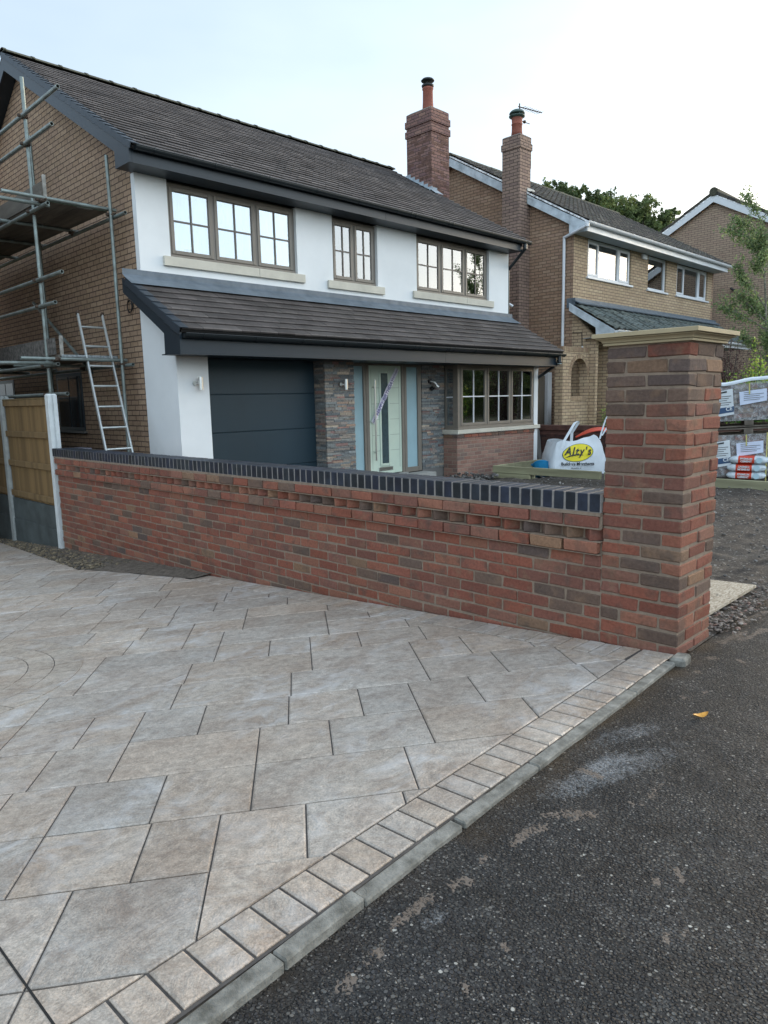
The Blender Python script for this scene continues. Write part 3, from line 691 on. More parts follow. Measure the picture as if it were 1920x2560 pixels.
while y < Y1 - .05:
    M = Matrix.Translation((XW - .022, y, 0)) @ Matrix.Rotation(rad(-45), 4, 'Z')
    mw.cbox(0, .1, 0, .1, .5435, .6085, .004, .002, bcol(rb, .2, .06), M=M, rng=rb)
    y += .1444
mm.box(XW + .0055, XW + .2075, Y0 - .011, Y1 - .004, -.78, ztop - .001)
mm.box(XW + .012, XW + .20, Y0 - .011, Y1 - .004, ztop - .001, .5367); mm.box(XW + .045, XW + .19, Y0 - .011, Y1 - .004, .5369, .6175); mm.box(XW - .010, XW + .20, Y0 - .004, Y1 - .004, .6187, .6855)
mm.box(XW - .020, XW + .228, Y0, Y1 - .004, .5368, .5425)
mm.box(XW - .020, XW + .228, Y0, Y1 - .004, .6095, .6185)
mm.box(XW - .026, XW + .232, Y0, Y1 - .004, .4655, .4695)
mm.box(XW - .024, XW + .232, Y0, Y1 - .002, .686, .7045)
bw = thing('boundary_wall', 'long low red brick garden wall topped with dark blue bricks on edge', 'wall', (XW, 5.8, -.3))
build('brickwork', mw, m_rustic, bw); build('mortar', mm, m_mortar, bw)
mc = MB(); mcm = MB(); y = Y0 + .004
while y < Y1:
    k = rb.uniform(.75, 1.25); bl = rb.uniform(.9, 1.35)
    mc.cbox(XW - .018 + rb.uniform(-.001, .001), XW + .212, y + .004, y + .067, .7075, .8095 + rb.uniform(-.001, .001), .004, .0008, (.018 * k, .023 * k, .030 * k * bl), rng=rb); y += .0755
mcm.box(XW - .0145, XW + .209, Y0, Y1, .7045, .8065)
cp = build('coping', mc, m_blueeng, bw); build('coping_mortar', mcm, m_copmortar, cp)

# gate pillar 440 square
gp = thing('gate_pillar', 'square red brick gate pillar with a moulded sandstone cap', 'pillar', (XW + .22, 1.68, 0))
mp = MB(); mpm = MB(); PX, PY = XW, 1.459
for r in range(23):
    z1 = 1.602 - r * .0750 - .004; z0 = z1 - .065
    if r == 0: z0 -= .0; 
    A = r % 2 == 0
    dk = .8 if r < 4 else .13; tn = .05
    def bb(x0, x1, y0, y1):
        if A: q = (x0, x1, y0, y1)
        else: q = (y0, y1, x0, x1)
        c = bcol(rb, dk, tn)
        mp.cbox(PX + q[0] + rb.uniform(-.002, .002), PX + q[1], PY + q[2] + rb.uniform(-.002, .002), PY + q[3], z0 + rb.uniform(-.001, .004), z1 + rb.uniform(-.003, .0005), .005, .0038, c, rng=rb)
    for x in (0, .3375):
        bb(x, x + .1025, 0, .2145); bb(x, x + .1025, .2255, .44)
    bb(.1125, .3275, 0, .1025); bb(.1125, .3275, .3375, .44)
mpm.box(PX + .006, PX + .434, PY + .006, PY + .434, -.15, 1.605)
build('brickwork', mp, m_rustic, gp); build('mortar', mpm, m_mortar, gp)
ms = MB()
def sq(mb, prof, x0, x1, y0, y1, mi=0):
    """square moulding: list of (overhang, z)"""
    vs = []
    for o, z in prof: vs += [(x0 - o, y0 - o, z), (x1 + o, y0 - o, z), (x1 + o, y1 + o, z), (x0 - o, y1 + o, z)]
    n = len(prof); F = [(0, 3, 2, 1), tuple(range(4 * n - 4, 4 * n))]
    for k in range(n - 1):
        for i in range(4): F.append((4 * k + i, 4 * k + (i + 1) % 4, 4 * k + 4 + (i + 1) % 4, 4 * k + 4 + i))
    mb.add(vs, F, mi)
sq(ms, [(.014, 1.606), (.016, 1.6075), (.016, 1.617), (.008, 1.6175), (.008, 1.621), (.020, 1.6215), (.0215, 1.626), (.026, 1.631), (.034, 1.636), (.046, 1.640), (.048, 1.643), (.040, 1.6435), (.040, 1.6465), (.0595, 1.647), (.0600, 1.6485), (.0600, 1.667), (.058, 1.669), (-.17, 1.690)], PX, PX + .44, PY, PY + .44)
build('cap_stone', ms, m_cap, gp)

# ================================================================== FENCE
fe = thing('fence', 'timber panel fence between grooved concrete posts with grey gravel boards', 'fence', (3.62, 12, -.7))
for k in range(4):
    y = 9.79 + 1.835 * k; g = dz(y) - .1
    mb = MB(); zt = 1.50 - .0 * k
    x0 = 3.60
    P = [(x0, y - .05), (x0 + .045, y - .05), (x0 + .052, y - .03), (x0 + .066, y - .03), (x0 + .073, y - .05), (x0 + .12, y - .05), (x0 + .12, y + .05), (x0 + .073, y + .05), (x0 + .066, y + .03), (x0 + .052, y + .03), (x0 + .045, y + .05), (x0, y + .05)]
    mb.prism(P, 'z', g - .3, zt); n = len(P)
    mb.add([(x0 + .06 + (p[0] - x0 - .06) * .75, y + (p[1] - y) * .75, zt + .02) for p in P] + [(p[0], p[1], zt + .0005) for p in P], [tuple(range(n))] + [(i, n + i, n + (i + 1) % n, (i + 1) % n) for i in range(n)])
    build('post', mb, m_concrete_w if k == 0 else m_concrete, fe)
m_fence = surf('fence_board', (.175, .125, .045), .85, .25, 3, 70, .35, attr=True, sz=.12, sy=3)
for k in range(4):
    ya, yb = 9.845 + 1.835 * k, 9.845 + 1.725 + 1.835 * k
    mb = MB(); y = ya; 
    while y < yb - .02:
        t = rb.uniform(.8, 1.15); mb.cbox(3.652, 3.664, y, min(yb, y + .118), .02, 1.455, .003, .001, (.20 * t, .125 * t, .052 * t), rng=rb); y += .12
    for z in (.05, .50, .93, 1.37):
        t = rb.uniform(.85, 1.05); mb.cbox(3.622, 3.6515, ya, yb, z, z + .085, .006, .002, (.21 * t, .135 * t, .06 * t), rng=rb)
    mb.cbox(3.62, 3.672, ya, yb, 1.4555, 1.475, .003, .001, (.16, .11, .045), rng=rb)
    build('panel', mb, m_fence, fe)
    mb = MB(); mb.cbox(3.635, 3.68, ya, yb, -.30, .015, .006, .002, rng=rb); mb.cbox(3.628, 3.685, ya, yb, dz(ya) - .3, -.302, .006, .002, rng=rb)
    build('gravel_board', mb, m_gboard, fe)

# ================================================================== HOUSE HELPERS
def window(parent, x0, x1, z0, z1, yf, splits, fm, gm=m_glass, bars=True, fr=.05, sash=.048, dep=.07, sills=None, sillmat=m_stone, sashes=None, barmat=None, back=None, top=True, name='window'):
    """casement window facing -Y. yf front plane of the outer frame; splits: x positions of mullions"""
    f = MB(); s = MB(); g = MB(); b = MB()
    f.box(x0, x0 + fr, yf, yf + dep, z0, z1); f.box(x1 - fr, x1, yf, yf + dep, z0, z1)
    f.box(x0 + fr, x1 - fr, yf, yf + dep, z0, z0 + fr); f.box(x0 + fr, x1 - fr, yf, yf + dep, z1 - fr, z1)
    xs = [x0 + fr] + list(splits) + [x1 - fr]
    for q in splits: f.box(q - fr * .5, q + fr * .5, yf + .001, yf + dep, z0 + fr, z1 - fr)
    w = build(name, f, fm, parent)
    for i in range(len(xs) - 1):
        s = MB(); g = MB(); b = MB()
        a = xs[i] + (0 if i == 0 else fr * .5); c = xs[i + 1] - (0 if i == len(xs) - 2 else fr * .5); lo, hi = z0 + fr, z1 - fr
        sh = sashes is None or sashes[i]
        e = sash if sh else .012; yo = yf - .014 if sh else yf + .012
        d = .004 if sh else 0
        A, C, L, H = a - d, c + d, lo - d, hi + d
        s.cbox(A, A + e, yo, yo + .05, L, H, .006); s.cbox(C - e, C, yo, yo + .05, L, H, .006)
        s.cbox(A + e - .001, C - e + .001, yo, yo + .05, L, L + e, .006); s.cbox(A + e - .001, C - e + .001, yo, yo + .05, H - e, H, .006)
        g.box(A + e - .002, C - e + .002, yo + .022, yo + .026, L + e - .002, H - e + .002)
        build('sash', s, fm, w); build('pane', g, gm, w)
        if bars:
            xm, zm = (A + C) / 2, (L + H) / 2; y0_, y1_ = yo + .008, yo + .021; k = .011; xa, xb, za, zb = A + e, C - e, L + e, H - e
            P = [(xm - k, za), (xm + k, za), (xm + k, zm - k), (xb, zm - k), (xb, zm + k), (xm + k, zm + k), (xm + k, zb), (xm - k, zb), (xm - k, zm + k), (xa, zm + k), (xa, zm - k), (xm - k, zm - k)]
            b.prism(P, 'y', y0_, y1_); build('glazing_bar', b, barmat or fm, w)
    return w
def gutter(parent, x0, x1, y, z, mat, r=.058, brk=.9, name='gutter', joints=()):
    mb = MB(); n = 10
    prof = [(y + r * math.cos(PI + PI * i / n), z + r * math.sin(PI + PI * i / n)) for i in range(n + 1)] + [(y + (r - .006) * math.cos(2 * PI - PI * i / n), z + (r - .006) * math.sin(2 * PI - PI * i / n)) for i in range(n + 1)]
    m = len(prof); vs = [(x0, p[0], p[1]) for p in prof] + [(x1, p[0], p[1]) for p in prof]
    mb.add(vs, [(i, (i + 1) % m, m + (i + 1) % m, m + i) for i in range(m)], smooth=False)
    cap = [(y + r * math.cos(PI + PI * i / n), z + r * math.sin(PI + PI * i / n)) for i in range(n + 1)]
    mb.add([(x0 + .001, p[0], p[1]) for p in cap], [tuple(range(n + 1))]); mb.add([(x1 - .001, p[0], p[1]) for p in cap], [tuple(range(n + 1))[::-1]])
    mb.tube((x0, y - r, z), (x1, y - r, z), .006, 8)
    g = build(name, mb, mat, parent)
    x = x0 + .25; pos = []
    while x < x1: pos.append((x, .012)); x += brk
    for j in joints: pos += [(j, .03), (j + .12, .03)]
    for x, w in pos:
        R2 = r + .006; pf = [(y + R2 * math.cos(PI + PI * i / n), z + R2 * math.sin(PI + PI * i / n)) for i in range(n + 1)]
        pf = [(p[0], p[1] + .012 if i in (0, n) else p[1]) for i, p in enumerate(pf)]
        mb = MB(); mb.prism(pf, 'x', x, x + w); build('bracket', mb, mat, g)
    return g
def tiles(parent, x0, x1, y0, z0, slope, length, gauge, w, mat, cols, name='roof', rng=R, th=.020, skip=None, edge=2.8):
    """front roof slope (rising towards +Y) of individually laid interlocking tiles"""
    mb = MB(); cs, sn = math.cos(slope), math.sin(slope); nrow = int(round(length / gauge))
    for r in range(nrow):
        s0 = r * gauge - .02; s1 = s0 + gauge + .035
        x = x0 - (w / 2 if r % 2 else 0)
        while x < x1:
            a = max(x, x0) + .002; b = min(x + w, x1) - .0015; x += w
            if b - a < .02: continue
            if skip and skip((a + b) / 2, s0): continue
            c = rng.choice(cols); k = rng.uniform(.86, 1.14); c = tuple(q * k for q in c)
            lo = rng.uniform(.022, .0275); j = rng.uniform(-.002, .002)
            def P(x_, s, h): return (x_, y0 + s * cs - h * sn, z0 + s * sn + h * cs)
            v = [P(a, s0 + j, lo - th), P(b, s0 + j, lo - th), P(b, s0 + j, lo - .004), P(a, s0 + j, lo - .004), P(a, s1, .0), P(b, s1, .0), P(a, s0 + j + .016, lo + .006), P(b, s0 + j + .016, lo + .006)]
            mb.add(v, [(0, 1, 2, 3), (6, 7, 5, 4), (0, 3, 6, 4), (1, 5, 7, 2)], 0, c)
            mb.add([v[3], v[2], v[7], v[6]], [(0, 1, 2, 3)], 0, tuple(min(.5, q * edge) for q in c))  # chamfer coloured lighter: sky gloss along the worn leading edge painted in
            if w > .25:  # false joint groove in the middle
                xm = (a + b) / 2; e = .0035
                mb.add([P(xm - e, s0 + j - .001, lo + .0068), P(xm + e, s0 + j - .001, lo + .0068), P(xm + e, s1 - .04, .006), P(xm - e, s1 - .04, .006)], [(0, 1, 2, 3)], 0, (.015, .013, .012))
    # underlay
    def Q(x_, s, h): return (x_, y0 + s * cs - h * sn, z0 + s * sn + h * cs)
    L = nrow * gauge
    mb.add([Q(x0, -.01, -.004), Q(x1, -.01, -.004), Q(x1, L, -.004), Q(x0, L, -.004), Q(x0, -.01, -.05), Q(x1, -.01, -.05), Q(x1, L, -.05), Q(x0, L, -.05)], [(0, 1, 2, 3), (4, 7, 6, 5), (0, 4, 5, 1), (0, 3, 7, 4), (1, 5, 6, 2), (3, 2, 6, 7)], 0, (.02, .02, .02))
    return build(name, mb, mat, parent)
def verge(parent, x0, x1, y0, z0, slope, length, gauge, mat, h=.10, name='verge_cap'):
    mb = MB(); n = int(round(length / gauge)); cs, sn = math.cos(slope), math.sin(slope)
    for r in range(n):
        s0 = r * gauge - .03; M = Matrix(((1, 0, 0, 0), (0, cs, -sn, y0), (0, sn, cs, z0), (0, 0, 0, 1)))
        M = M @ Matrix.Translation((0, s0, .034)) @ Matrix.Rotation(rad(-4.6), 4, 'X')
        mb.cbox(x0, x0 + .014, 0, gauge + .022, -h, 0, .004, .001, M=M); mb.cbox(x0 + .0145, x1, 0, gauge + .022, -.016, -.001, .004, .001, M=M)
    return build(name, mb, mat, parent)

# ================================================================== HOUSE 1
H1 = thing('rendered_house', 'white rendered brick house with dark roof, grey garage door and sage green front door', 'house', (9.2, 12, -.3))
XL, XR, YB, YR = 4.93, 13.62, 9.66, 9.556
SL = math.atan((7.08 - 4.66) / (13.29 - 9.13)); TS = math.tan(SL)
def zr(y): return 4.66 + (y - 9.13) * TS if y < 13.29 else 7.08 - (y - 13.29) * TS
yb2 = 16.92
gab = [(YB, -1.1), (YB, zr(YB) - .07), (13.29, 7.0), (yb2, zr(yb2) - .07), (yb2, -1.1)]
mb = MB(); mb.prism(gab, 'x', XL, XL + .1); build('gable_wall', mb, m_gable, H1)
mb = MB(); mb.prism(gab, 'x', XR - .1, XR); build('gable_wall', mb, m_gable, H1)
mb = MB(); mb.box(XL + .1, XR - .1, yb2 - .1, yb2, -1.1, 4.7); build('rear_wall', mb, m_gable, H1)
# upper white front
W = [(5.405, 7.69, 3.42), (8.465, 9.543, 3.39), (10.60, 12.91, 3.405)]
mb = MB(); zt = 4.458
def fw(a, b, lo, hi): mb.box(a, b, YR, YB - .0005, lo, hi)
ed = XL
for a, b, z in W:
    fw(ed, a, 2.85, zt); fw(a, b, 2.85, z); ed = b
fw(ed, XR, 2.85, zt)
build('render_wall', mb, m_render, H1)
for (a, b, z), sp in zip(W, ([1 / 3, 2 / 3], [.5], [1 / 3, 2 / 3])):
    wv = window(H1, a + .004, b - .004, z + .003, 4.44, 9.615, [a + (b - a) * t for t in sp], m_taupe, gm=m_glass_up, fr=.055, sash=.055, barmat=m_taupe_d)
    ms = MB(); ms.cbox(a + .01, b - .01, 9.585, 9.614, z + .004, z + .045, .01); build('drip_sill', ms, m_taupe, wv)
    ms = MB(); hw = (a + b) / 2 + .35 if b - a > 2 else 99
    if hw < 90: ms.cbox(a - .125, hw - .0015, YR - .045, YR - .001, z - .135, z - .003, .005); ms.cbox(hw + .0015, b + .125, YR - .045, YR - .001, z - .135, z - .003, .005)
    else: ms.cbox(a - .14, b + .14, YR - .045, YR - .001, z - .135, z - .003, .005)
    build('stone_sill', ms, m_stone, wv)
    # voile curtain inside
    ms = MB(); n = int((b - a) / .02); vs = []
    for i in range(n + 1):
        x = a + (b - a) * i / n; y = 9.86 + .022 * math.sin(x * 34) + .015 * math.sin(x * 57)
        vs += [(x, y, z - .1), (x, y, 4.44)]
    ms.add(vs, [(2 * i, 2 * i + 2, 2 * i + 3, 2 * i + 1) for i in range(n)], smooth=True); build('curtain', ms, m_curtain, wv)
    ms = MB(); ms.box(a + .002, b - .002, 9.70, 9.85, z + .003, z + .02)
    build('inner_sill', ms, m_white, wv)
# white twigs inside the pane, standing in for blossom reflected in it
def twigs(parent, c, h, n, mat, spread=.25, name='reflected_blossom'):
    ms = MB(); rg = random.Random(int(c[0] * 100))
    for _ in range(n):
        d = Vector((rg.uniform(-1, 1) * spread, rg.uniform(-.1, .1), h * rg.uniform(.6, 1))); p = Vector(c); q = p + d; ms.tube(p, q, .004, 5)
        for _ in range(14):
            t = rg.uniform(.35, 1); s = p + d * t + Vector((rg.uniform(-.05, .05), rg.uniform(-.04, .04), rg.uniform(-.05, .05))); blob(ms, s, rg.uniform(.01, .022), rg, (1, 1, 1), 1)
    build(name, ms, m_white, parent)
# interior shells so that rooms are closed and dark
mb = MB(); mb.box(XL + .101, XR - .101, 11.2, 11.3, -.2, 4.7); mb.box(XL + .101, XR - .101, 9.77, 11.2, 2.75, 2.85); mb.box(XL + .101, XR - .101, 9.77, 11.2, 4.47, 4.52); mb.box(XL + .101, XR - .101, 9.2, 11.2, -.28, -.2)
for x in (8.1, 10.1): mb.box(x, x + .08, 9.77, 11.2, 2.86, 4.46)
build('inner_wall', mb, m_room, H1)
# main roof
COLT = [(.044, .039, .038), (.038, .034, .033), (.052, .046, .044), (.042, .037, .036)]
chx0, chx1, chy0, chy1 = 13.74, 14.39, 11.86, 12.66
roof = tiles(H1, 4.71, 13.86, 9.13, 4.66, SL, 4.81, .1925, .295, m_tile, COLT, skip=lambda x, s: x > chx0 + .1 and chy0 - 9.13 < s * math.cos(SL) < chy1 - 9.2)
mb = MB(); cs_, sn_ = math.cos(SL), math.sin(SL)
def Bk(x, s, h): return (x, 13.29 + s * cs_ + h * sn_, 7.08 - s * sn_ + h * cs_)
mb.add([Bk(4.71, 0, .01), Bk(13.86, 0, .01), Bk(13.86, 4.9, .01), Bk(4.71, 4.9, .01), Bk(4.71, 0, -.05), Bk(13.86, 0, -.05), Bk(13.86, 4.9, -.05), Bk(4.71, 4.9, -.05)], [(0, 3, 2, 1), (4, 5, 6, 7), (0, 4, 7, 3), (1, 2, 6, 5), (3, 7, 6, 2)], 0, (.06, .055, .05))
build('rear_slope', mb, m_tile, roof)
mb = MB(); x = 4.69
while x < 13.8:
    L = min(.45, 13.88 - x); pf = []
    for i in range(9):
        a = PI * (.14 + .72 * i / 8); pf.append((13.29 + .135 * math.cos(a) * 1.0, 7.035 + .115 * math.sin(a)))
    k = rb.uniform(-.003, .003); pf = [(p[0], p[1] + k) for p in pf]
    mb.prism(pf[::-1] + [(13.29 - .10, 7.06), (13.29 + .10, 7.06)][:0], 'x', x, x + L - .008); mb.prism([(p[0] * 1 + (p[0] - 13.29) * .09, p[1] + .010) for p in pf[::-1]], 'x', x, x + .045); x += .45
build('ridge_tile', mb, m_tile_front, roof)
verge(roof, 4.672, 4.80, 9.13, 4.66, SL, 4.86, .1925, m_vergecap, h=.085)
# bargeboard + eaves box (left), sloping soffit
def barge(x0, x1, mat=m_anthra, name='bargeboard'):
    mb = MB(); o = .058
    mb.prism([(9.60, zr(9.6) - o), (13.29, 7.08 - o), (13.29, 7.08 - o - .20), (9.60, zr(9.6) - o - .20)], 'x', x0, x1)
    mb.prism([(13.29, 7.08 - o - .20), (13.29, 7.08 - o), (17.2, zr(17.2) - o), (17.2, zr(17.2) - o - .20)], 'x', x0, x1)
    mb.prism([(9.191, 4.458), (9.191, zr(9.191) - .055), (9.595, zr(9.595) - .055), (9.595, 4.458)], 'x', x0 - .006, x1 + .006)
    return build(name, mb, mat, H1)
barge(4.70, 4.725); 
mb = MB(); o = .22
mb.prism([(9.60, zr(9.6) - o), (13.29, 7.08 - o), (13.29, 7.08 - o - .012), (9.60, zr(9.6) - o - .012)], 'x', 4.727, 4.929); mb.prism([(13.29, 7.08 - o - .012), (13.29, 7.08 - o), (16.9, zr(16.9) - o), (16.9, zr(16.9) - o - .012)], 'x', 4.727, 4.929)
mb.box(4.735, 13.58, 9.213, YR - .002, 4.4585, 4.470); mb.box(4.735, 4.928, YR - .001, 9.594, 4.4585, 4.470)
for k in range(1): pass
build('soffit', mb, m_anthra, H1)
mb = MB(); mb.box(4.733, 9.4, 9.190, 9.212, 4.4575, 4.640); mb.box(9.404, 13.585, 9.190, 9.212, 4.4575, 4.640); mb.box(13.586, 13.605, 9.190, YR + .2, 4.4575, 4.66); build('fascia', mb, m_anthra, H1)
gutter(H1, 4.745, 13.80, 9.125, 4.652, m_gutter, brk=.92, joints=(9.95, 11.0))
mb = MB(); mb.tube((13.62, 9.125, 4.60), (13.62, 9.125, 4.50), .045, 12); mb.tube((13.62, 9.125, 4.50), (13.70, 9.62, 4.14), .034, 12); mb.tube((13.70, 9.62, 4.16), (13.70, 9.62, 2.95), .034, 12); build('downpipe', mb, m_gutter, H1)
# chimney
ch = MB(); ch.box(chx0, chx1, chy0, chy1, -.3, 7.63)
ch.box(chx0 - .028, chx1 + .028, chy0 - .028, chy1 + .028, 7.63, 7.78); ch.box(chx0, chx1, chy0, chy1, 7.78, 7.855); ch.box(chx0 - .028, chx1 + .028, chy0 - .028, chy1 + .028, 7.855, 8.005); ch.box(chx0 + .0, chx1 - .0, chy0 + .0, chy1 - .0, 8.005, 8.155)
chm = build('chimney', ch, m_chim, H1)
mb = MB(); rg = random.Random(31)
for r in range(24):   # relief bricks on the two visible faces
    z0 = 6.13 + r * .075 + .005
    if z0 > 7.62: break
    for face in (0, 1):
        L = .80 if face == 0 else .65; p = -.1125 * (r % 2)
        while p < L:
            a, b = max(p, 0) + .004, min(p + .215, L) - .002; p += .225
            if b - a < .03 or rg.random() < .5: continue
            e = rg.uniform(.003, .007)
            if face == 0: mb.cbox(chx0 - e, chx0 + .01, chy0 + a, chy0 + b, z0, z0 + .065, .003, .001, (.16, .08, .06))
            else: mb.cbox(chx0 + a, chx0 + b, chy0 - e, chy0 + .01, z0, z0 + .065, .003, .001, (.16, .08, .06))
build('proud_brick', mb, surf('chimney_relief', (.15, .08, .06), .92, .3, 12, 80, .4), chm)
mb = MB(); sq(mb, [(-.0, 8.156), (-.01, 8.17), (-.08, 8.215), (-.2, 8.245)], chx0, chx1, chy0, chy1); build('flaunching', mb, surf('mortar_flaunching', (.16, .15, .12), .95, .3, 8, 60, .4), chm)
pcx, pcy = (chx0 + chx1) / 2, (chy0 + chy1) / 2 - .02
mb = MB(); mb.lathe([(.15, 8.2), (.135, 8.3), (.126, 8.45), (.122, 8.70), (.136, 8.72), (.136, 8.745), (.126, 8.75), (.13, 8.80), (.12, 8.81)], (pcx, pcy, 0)); pot = build('chimney_pot', mb, m_terra, chm)
mb = MB(); mb.lathe([(.134, 8.765), (.15, 8.80), (.15, 8.815), (.11, 8.82)], (pcx, pcy, 0))
for k in range(4): a = k * PI / 2 + .5; mb.tube((pcx + .08 * math.cos(a), pcy + .08 * math.sin(a), 8.81), (pcx + .085 * math.cos(a), pcy + .085 * math.sin(a), 8.93), .006, 6)
mb.lathe([(.155, 8.905), (.165, 8.92), (.13, 8.955), (.06, 8.98), (.005, 8.985)], (pcx, pcy, 0)); build('cowl', mb, m_cowl, pot)
mb = MB(); y = chy0 - .02   # stepped lead flashing
while y < chy1 - .1:
    z = zr(y); mb.box(chx0 - .012, chx0 - .001, y, y + .14, z - .01, z + .15); mb.add([(chx0 - .01, y, z + .032), (chx0 - .01, y + .14, zr(y + .14) + .032), (chx0 - .11, y + .14, zr(y + .14) + .042), (chx0 - .11, y, z + .042)], [(0, 1, 2, 3)]); y += .14
mb.box(chx0 - .05, chx0 + .18, chy0 - .012, chy0 - .001, zr(chy0) - .05, zr(chy0) + .12); mb.add([(chx0 - .1, chy0 - .01, zr(chy0) + .07), (chx0 + .2, chy0 - .01, zr(chy0) + .07), (chx0 + .2, chy0 - .2, zr(chy0 - .2) + .045), (chx0 - .1, chy0 - .2, zr(chy0 - .2) + .045)], [(0, 3, 2, 1)])
build('lead_flashing', mb, surf('chimney_lead', (.36, .41, .45), .5, .2, 8, 50, .3), chm)

# ---- ground floor
CZ0, CY0 = 2.285, 8.205; CS = math.atan(.577)
def zc(y): return CZ0 + (y - CY0) * .577
mb = MB()
mb.prism([(8.76, -.9), (8.76, 2.28), (YB, zc(YB) - .36 + .02), (YB, -.9)], 'x', XL, XL + .08)
build('return_wall', mb, m_render, H1)
mb = MB(); mb.box(XL + .081, 5.41, 8.76, 9.12, -.9, 1.984); mb.box(XL + .0005, XL + .0805, 8.755, 8.7595, -.9, 1.984)
build('garage_pier', mb, m_render, H1)
mb = MB(); mb.box(13.475, XR, 8.762, 9.2, -.6, 1.984); mb.box(XR - .06, XR - .001, 9.2, YB, -.6, 2.6); build('corner_pier', mb, m_render, H1)
# canopy roof
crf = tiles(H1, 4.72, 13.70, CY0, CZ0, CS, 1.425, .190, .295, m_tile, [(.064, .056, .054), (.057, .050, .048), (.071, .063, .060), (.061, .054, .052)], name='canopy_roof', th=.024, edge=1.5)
verge(crf, 4.672, 4.80, CY0, CZ0, CS, 1.60, .19, m_vergecap, h=.10)
mb = MB(); v_ = []
for x0, x1 in ((4.66, 6.1), (6.1, 7.55), (7.55, 9.0), (9.0, 10.45), (10.45, 11.9), (11.9, 13.74)):
    k = rb.uniform(0, .003); ya = 9.30
    vs = []
    n = 14
    for i in range(n + 1):
        x = x0 + (x1 - x0 + .03) * i / n; w1 = .006 * noise.noise(Vector((x * 3, 0, 0)))
        vs += [(x, ya + w1, zc(ya) + .040 + k), (x, 9.50, zc(9.50) + .036 + k), (x, YR - .004 - k, zc(YR) + .045), (x, YR - .004 - k, zc(YR) + .12)]
    mb.add(vs, [(i * 4 + j, i * 4 + 4 + j, i * 4 + 5 + j, i * 4 + 1 + j) for i in range(n) for j in range(3)], smooth=False)
mb.box(13.62, 13.74, 9.50, 9.75, zc(9.5) + .0, zc(9.5) + .03)
build('lead_flashing', mb, m_lead, crf)
mb = MB()  # bargeboard of the canopy
mb.prism([(8.615, 1.985), (8.230, 1.965), (8.225, 2.235), (8.60, 2.45), (YB + .0, zc(YB) - .055), (YB + .0, zc(YB) - .245), (8.61, 2.255)], 'x', 4.70, 4.73); build('canopy_bargeboard', mb, m_anthra, H1)
mb = MB(); mb.box(4.732, 13.60, 8.262, 8.758, 1.985, 1.998); mb.box(5.412, 13.474, 8.7585, 9.2, 1.985, 1.998); mb.prism([(8.62, 2.24), (YB - .01, zc(YB) - .26), (YB - .01, zc(YB) - .27), (8.62, 2.23)], 'x', 4.732, 4.929); mb.box(4.732, 4.745, 8.62, 8.64, 1.99, 2.4)
build('canopy_soffit', mb, m_anthra, H1)
mb = MB(); mb.box(4.732, 9.86, 8.238, 8.260, 1.972, 2.20); mb.box(9.864, 13.60, 8.238, 8.260, 1.972, 2.20); mb.box(13.601, 13.62, 8.238, 8.76, 1.972, 2.25); build('canopy_fascia', mb, m_anthra, H1)
gutter(H1, 4.735, 13.70, 8.178, 2.222, m_gutter, brk=.80, name='canopy_gutter', joints=(8.95, 9.85))
mb = MB(); mb.tube((13.52, 8.178, 2.18), (13.52, 8.178, 2.03), .047, 12); mb.lathe([(.05, 0), (.052, .05), (.03, .055)], (13.52, 8.178, 2.03)); mb.tube((13.52, 8.178, 2.05), (13.66, 8.82, 1.74), .034, 12); mb.tube((13.66, 8.82, 1.76), (13.66, 8.82, -.2), .034, 12); build('downpipe', mb, m_gutter, H1)
mb = MB(); mb.tube((13.52, 8.178, 2.02), (13.52, 8.178, 2.06), .05, 14); build('outlet', mb, surf('pale_outlet', (.45, .55, .55), .5, .1, 4, 40, .05), H1)
# garage door
gd = MB(); zs = [-.30, -.18, .372, .925, 1.476, 1.984]
for a, b in zip(zs[:-1], zs[1:]): gd.cbox(5.411, 7.516, 9.03, 9.07, a + .003, b - .003, .006)
gd.box(5.412, 7.515, 9.045, 9.069, -.3, 1.98)
build('garage_door', gd, m_garage, H1)
# slate clad piers
def cladding(parent, faces, name, rng):
    mb = MB()
    for (kind, a0, a1, fixed, z0, z1) in faces:
        z = z0
        while z < z1:
            h = rng.choice([.018, .024, .03, .036, .045]); a = a0
            while a < a1 - .01:
                L = min(rng.uniform(.07, .30), a1 - a)
                if a1 - a - L < .05: L = a1 - a
                r = rng.random(); 
                if r < .56: c = rng.choice([(.14, .155, .15), (.12, .13, .13), (.165, .17, .155), (.10, .115, .12), (.15, .17, .17)])
                elif r < .87: c = rng.choice([(.21, .175, .14), (.24, .20, .155), (.185, .15, .125)])
                else: c = rng.choice([(.24, .115, .085), (.26, .16, .10), (.32, .245, .165), (.20, .10, .085)])
                k = rng.uniform(.95, 1.7); g_ = sum(c) / 3; c = tuple((q * .7 + g_ * .3) * k for q in c); d = rng.uniform(0, .016)
                if kind == 'f': mb.cbox(a + .0008, a + L - .0008, fixed - d, fixed + .03, z + .0006, min(z + h, z1) - .0006, .002, .0012, c, rng=rng)
                else: mb.cbox(fixed - d, fixed + .03, a + .0008, a + L - .0008, z + .0006, min(z + h, z1) - .0006, .002, .0012, c, rng=rng)
                a += L
            z += h
    return build(name, mb, m_slate, parent)
rs = random.Random(41)
cladding(H1, [('f', 7.52, 8.15, 8.775, -.25, 1.984), ('s', 8.792, 9.10, 7.532, -.25, 1.984)], 'slate_cladding', rs)
mb = MB(); mb.box(7.55, 8.14, 8.79, 9.2, -.3, 1.984); mb.box(10.21, 10.87, 9.12, 9.2, -.3, 1.984); mb.box(7.0, 7.54, 9.085, 9.2, -.3, 1.984); build('backing_wall', mb, m_grey, H1)
cladding(H1, [('f', 10.205, 10.86, 9.115, .02, 1.984)], 'slate_cladding', rs)
